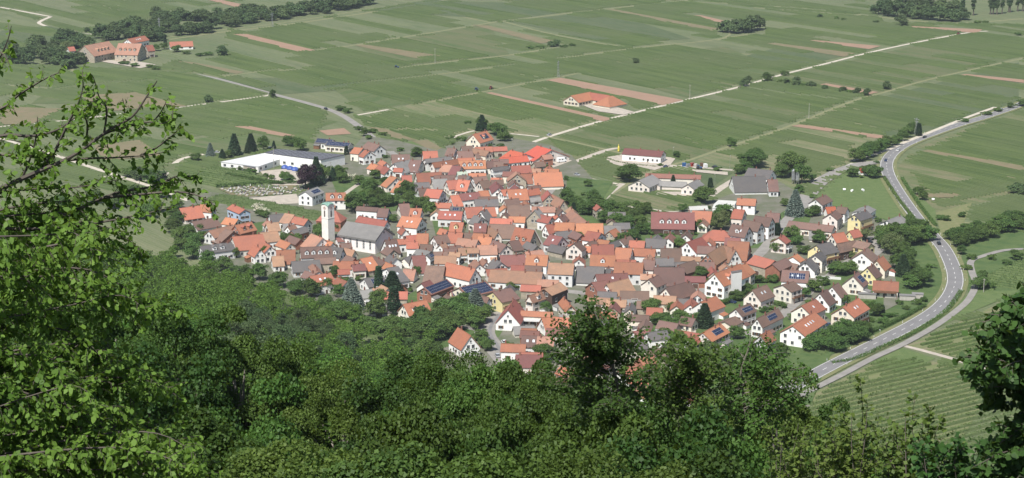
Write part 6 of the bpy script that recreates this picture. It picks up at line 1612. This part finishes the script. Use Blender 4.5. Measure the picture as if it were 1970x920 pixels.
# white garden fence, glasshouse, tarps, bales
p0, p1 = at(1566, 536), at(1620, 540); g = MB(); d = p1-p0; L = d.length
for k in range(int(L/.5)): g.box(k*.5, -.04, 0, k*.5+.42, .04, 1.3)
simple_thing('garden_fence', 'white panel fence below the dark roofed house', 'fence', (p0.x, p0.y, .3), [('panels', g, M_WHITE)], math.atan2(d.y, d.x))
M_TARP = simple('blue_tarp', (.05,.10,.35), .5)
for i, (x, y) in enumerate([(548,325),(558,327),(568,329)]):
    p = at(x, y); g = MB(); g.lathe([(2.2,0),(2.3,.7),(1.7,1.7),(.6,2.2)], n=9); simple_thing('covered_pile', ['left', 'middle', 'right'][i]+' pile under blue tarpaulin in the hall yard', 'pile', (p.x, p.y, .3), [('tarpaulin', g, M_TARP)], i, 'blue tarpaulin piles')
for i, (x, y, lb) in enumerate([(1624,367,'leftmost white wrapped bale on the meadow'),(1639,369,'middle white wrapped bale on the meadow'),(1660,368,'rightmost white wrapped bale on the meadow'),(1795,386,'pale round bale on the plot right of the bypass')]):
    p = at(x, y); g = MB(); g.tube((-.75, 0, .65), (.75, 0, .65), .65, .65, 16); simple_thing('hay_bale', lb, 'bale', (p.x, p.y, .1), [('bale', g, M_WHITE)], i, 'wrapped bales on the grass')
cols = [M_BLUEP, M_METAL, M_REDP, M_CONC, M_SHUT, M_WHITE]
for i, x in enumerate((1316, 1324, 1331, 1338, 1350, 1357)):
    p = at(x, 321+(i % 2)*2); g = MB()
    for k in range(3): g.box(-1.2, -.9, k*.75, 1.2, .9, k*.75+.6)
    for k in range(3): g.box(-1.25, -.95, k*.75+.6, 1.25, .95, k*.75+.66)
    simple_thing('crate_stack', f"{['leftmost','second','third','fourth','fifth','rightmost'][i]} of the six harvest crate stacks right of the winery hall", 'crate stack', (p.x, p.y, .33), [('crates', g, cols[i])], i*.4, 'harvest crate stacks')
# sunshades of the hamlet beer garden
for i, (x, y) in enumerate([(236,106),(244,107),(252,105),(248,110)]):
    p = at(x, y); a, b = MB(), MB(); a.tube((0,0,0),(0,0,3),.06,.06,6); b.lathe([(2.2,2.5),(1.2,2.85),(.1,3.2)], n=8)
    simple_thing('sunshade', f"{['leftmost','second','rightmost','lowest'][i]} white sunshade on the hamlet terrace", 'sunshade', (p.x, p.y, .33), [('pole', a, M_METAL), ('canopy', b, M_WHITE)], 0, 'sunshades of the hamlet terrace')
for i, (x, y, w_) in enumerate([(1668,575,8),(1745,578,7),(1765,575,5)]):
    p = at(x, y); g, q = MB(), MB(); g.box(-w_/2, -1.5, 0, w_/2, 1.5, 2.2); q.box(-w_/2-.2, -1.7, 2.2, w_/2+.2, 1.7, 2.35)
    simple_thing('garden_shed', ['grey garden shed below the white bungalow', 'grey garden shed nearest the bypass', 'small grey shed right of another shed'][i], 'shed', (p.x, p.y, .3), [('wall', g, M_CONC), ('roof', q, ROOFC['g'][1])], R(-10))
label_all()
for o in list(bpy.data.objects):      # keep every label within its length
    l = o.get('label')
    if l and len(l.split()) > 16: o['label'] = l.replace(' with skylights', '').replace(' with dormers', '').replace(' covered in solar panels', '').replace(' with balcony', '').replace(' with solar panels', '').replace('orange roofed ', '')
# ------------------------------------------------------------------ air over the plain
if HAZE > 0:
    g = MB(); g.box(-1800, -350, -27, 1800, 3600, 262)
    m = bpy.data.materials.new('air'); m.use_nodes = True; t = m.node_tree; t.nodes.clear()
    pv = t.nodes.new('ShaderNodeVolumePrincipled'); pv.inputs['Density'].default_value = HAZE; pv.inputs['Color'].default_value = (.80, .88, .95, 1); pv.inputs['Anisotropy'].default_value = .2
    mo = t.nodes.new('ShaderNodeOutputMaterial'); t.links.new(pv.outputs[0], mo.inputs['Volume'])
    tag(link('haze', g.mesh('haze', m)), kind='stuff')
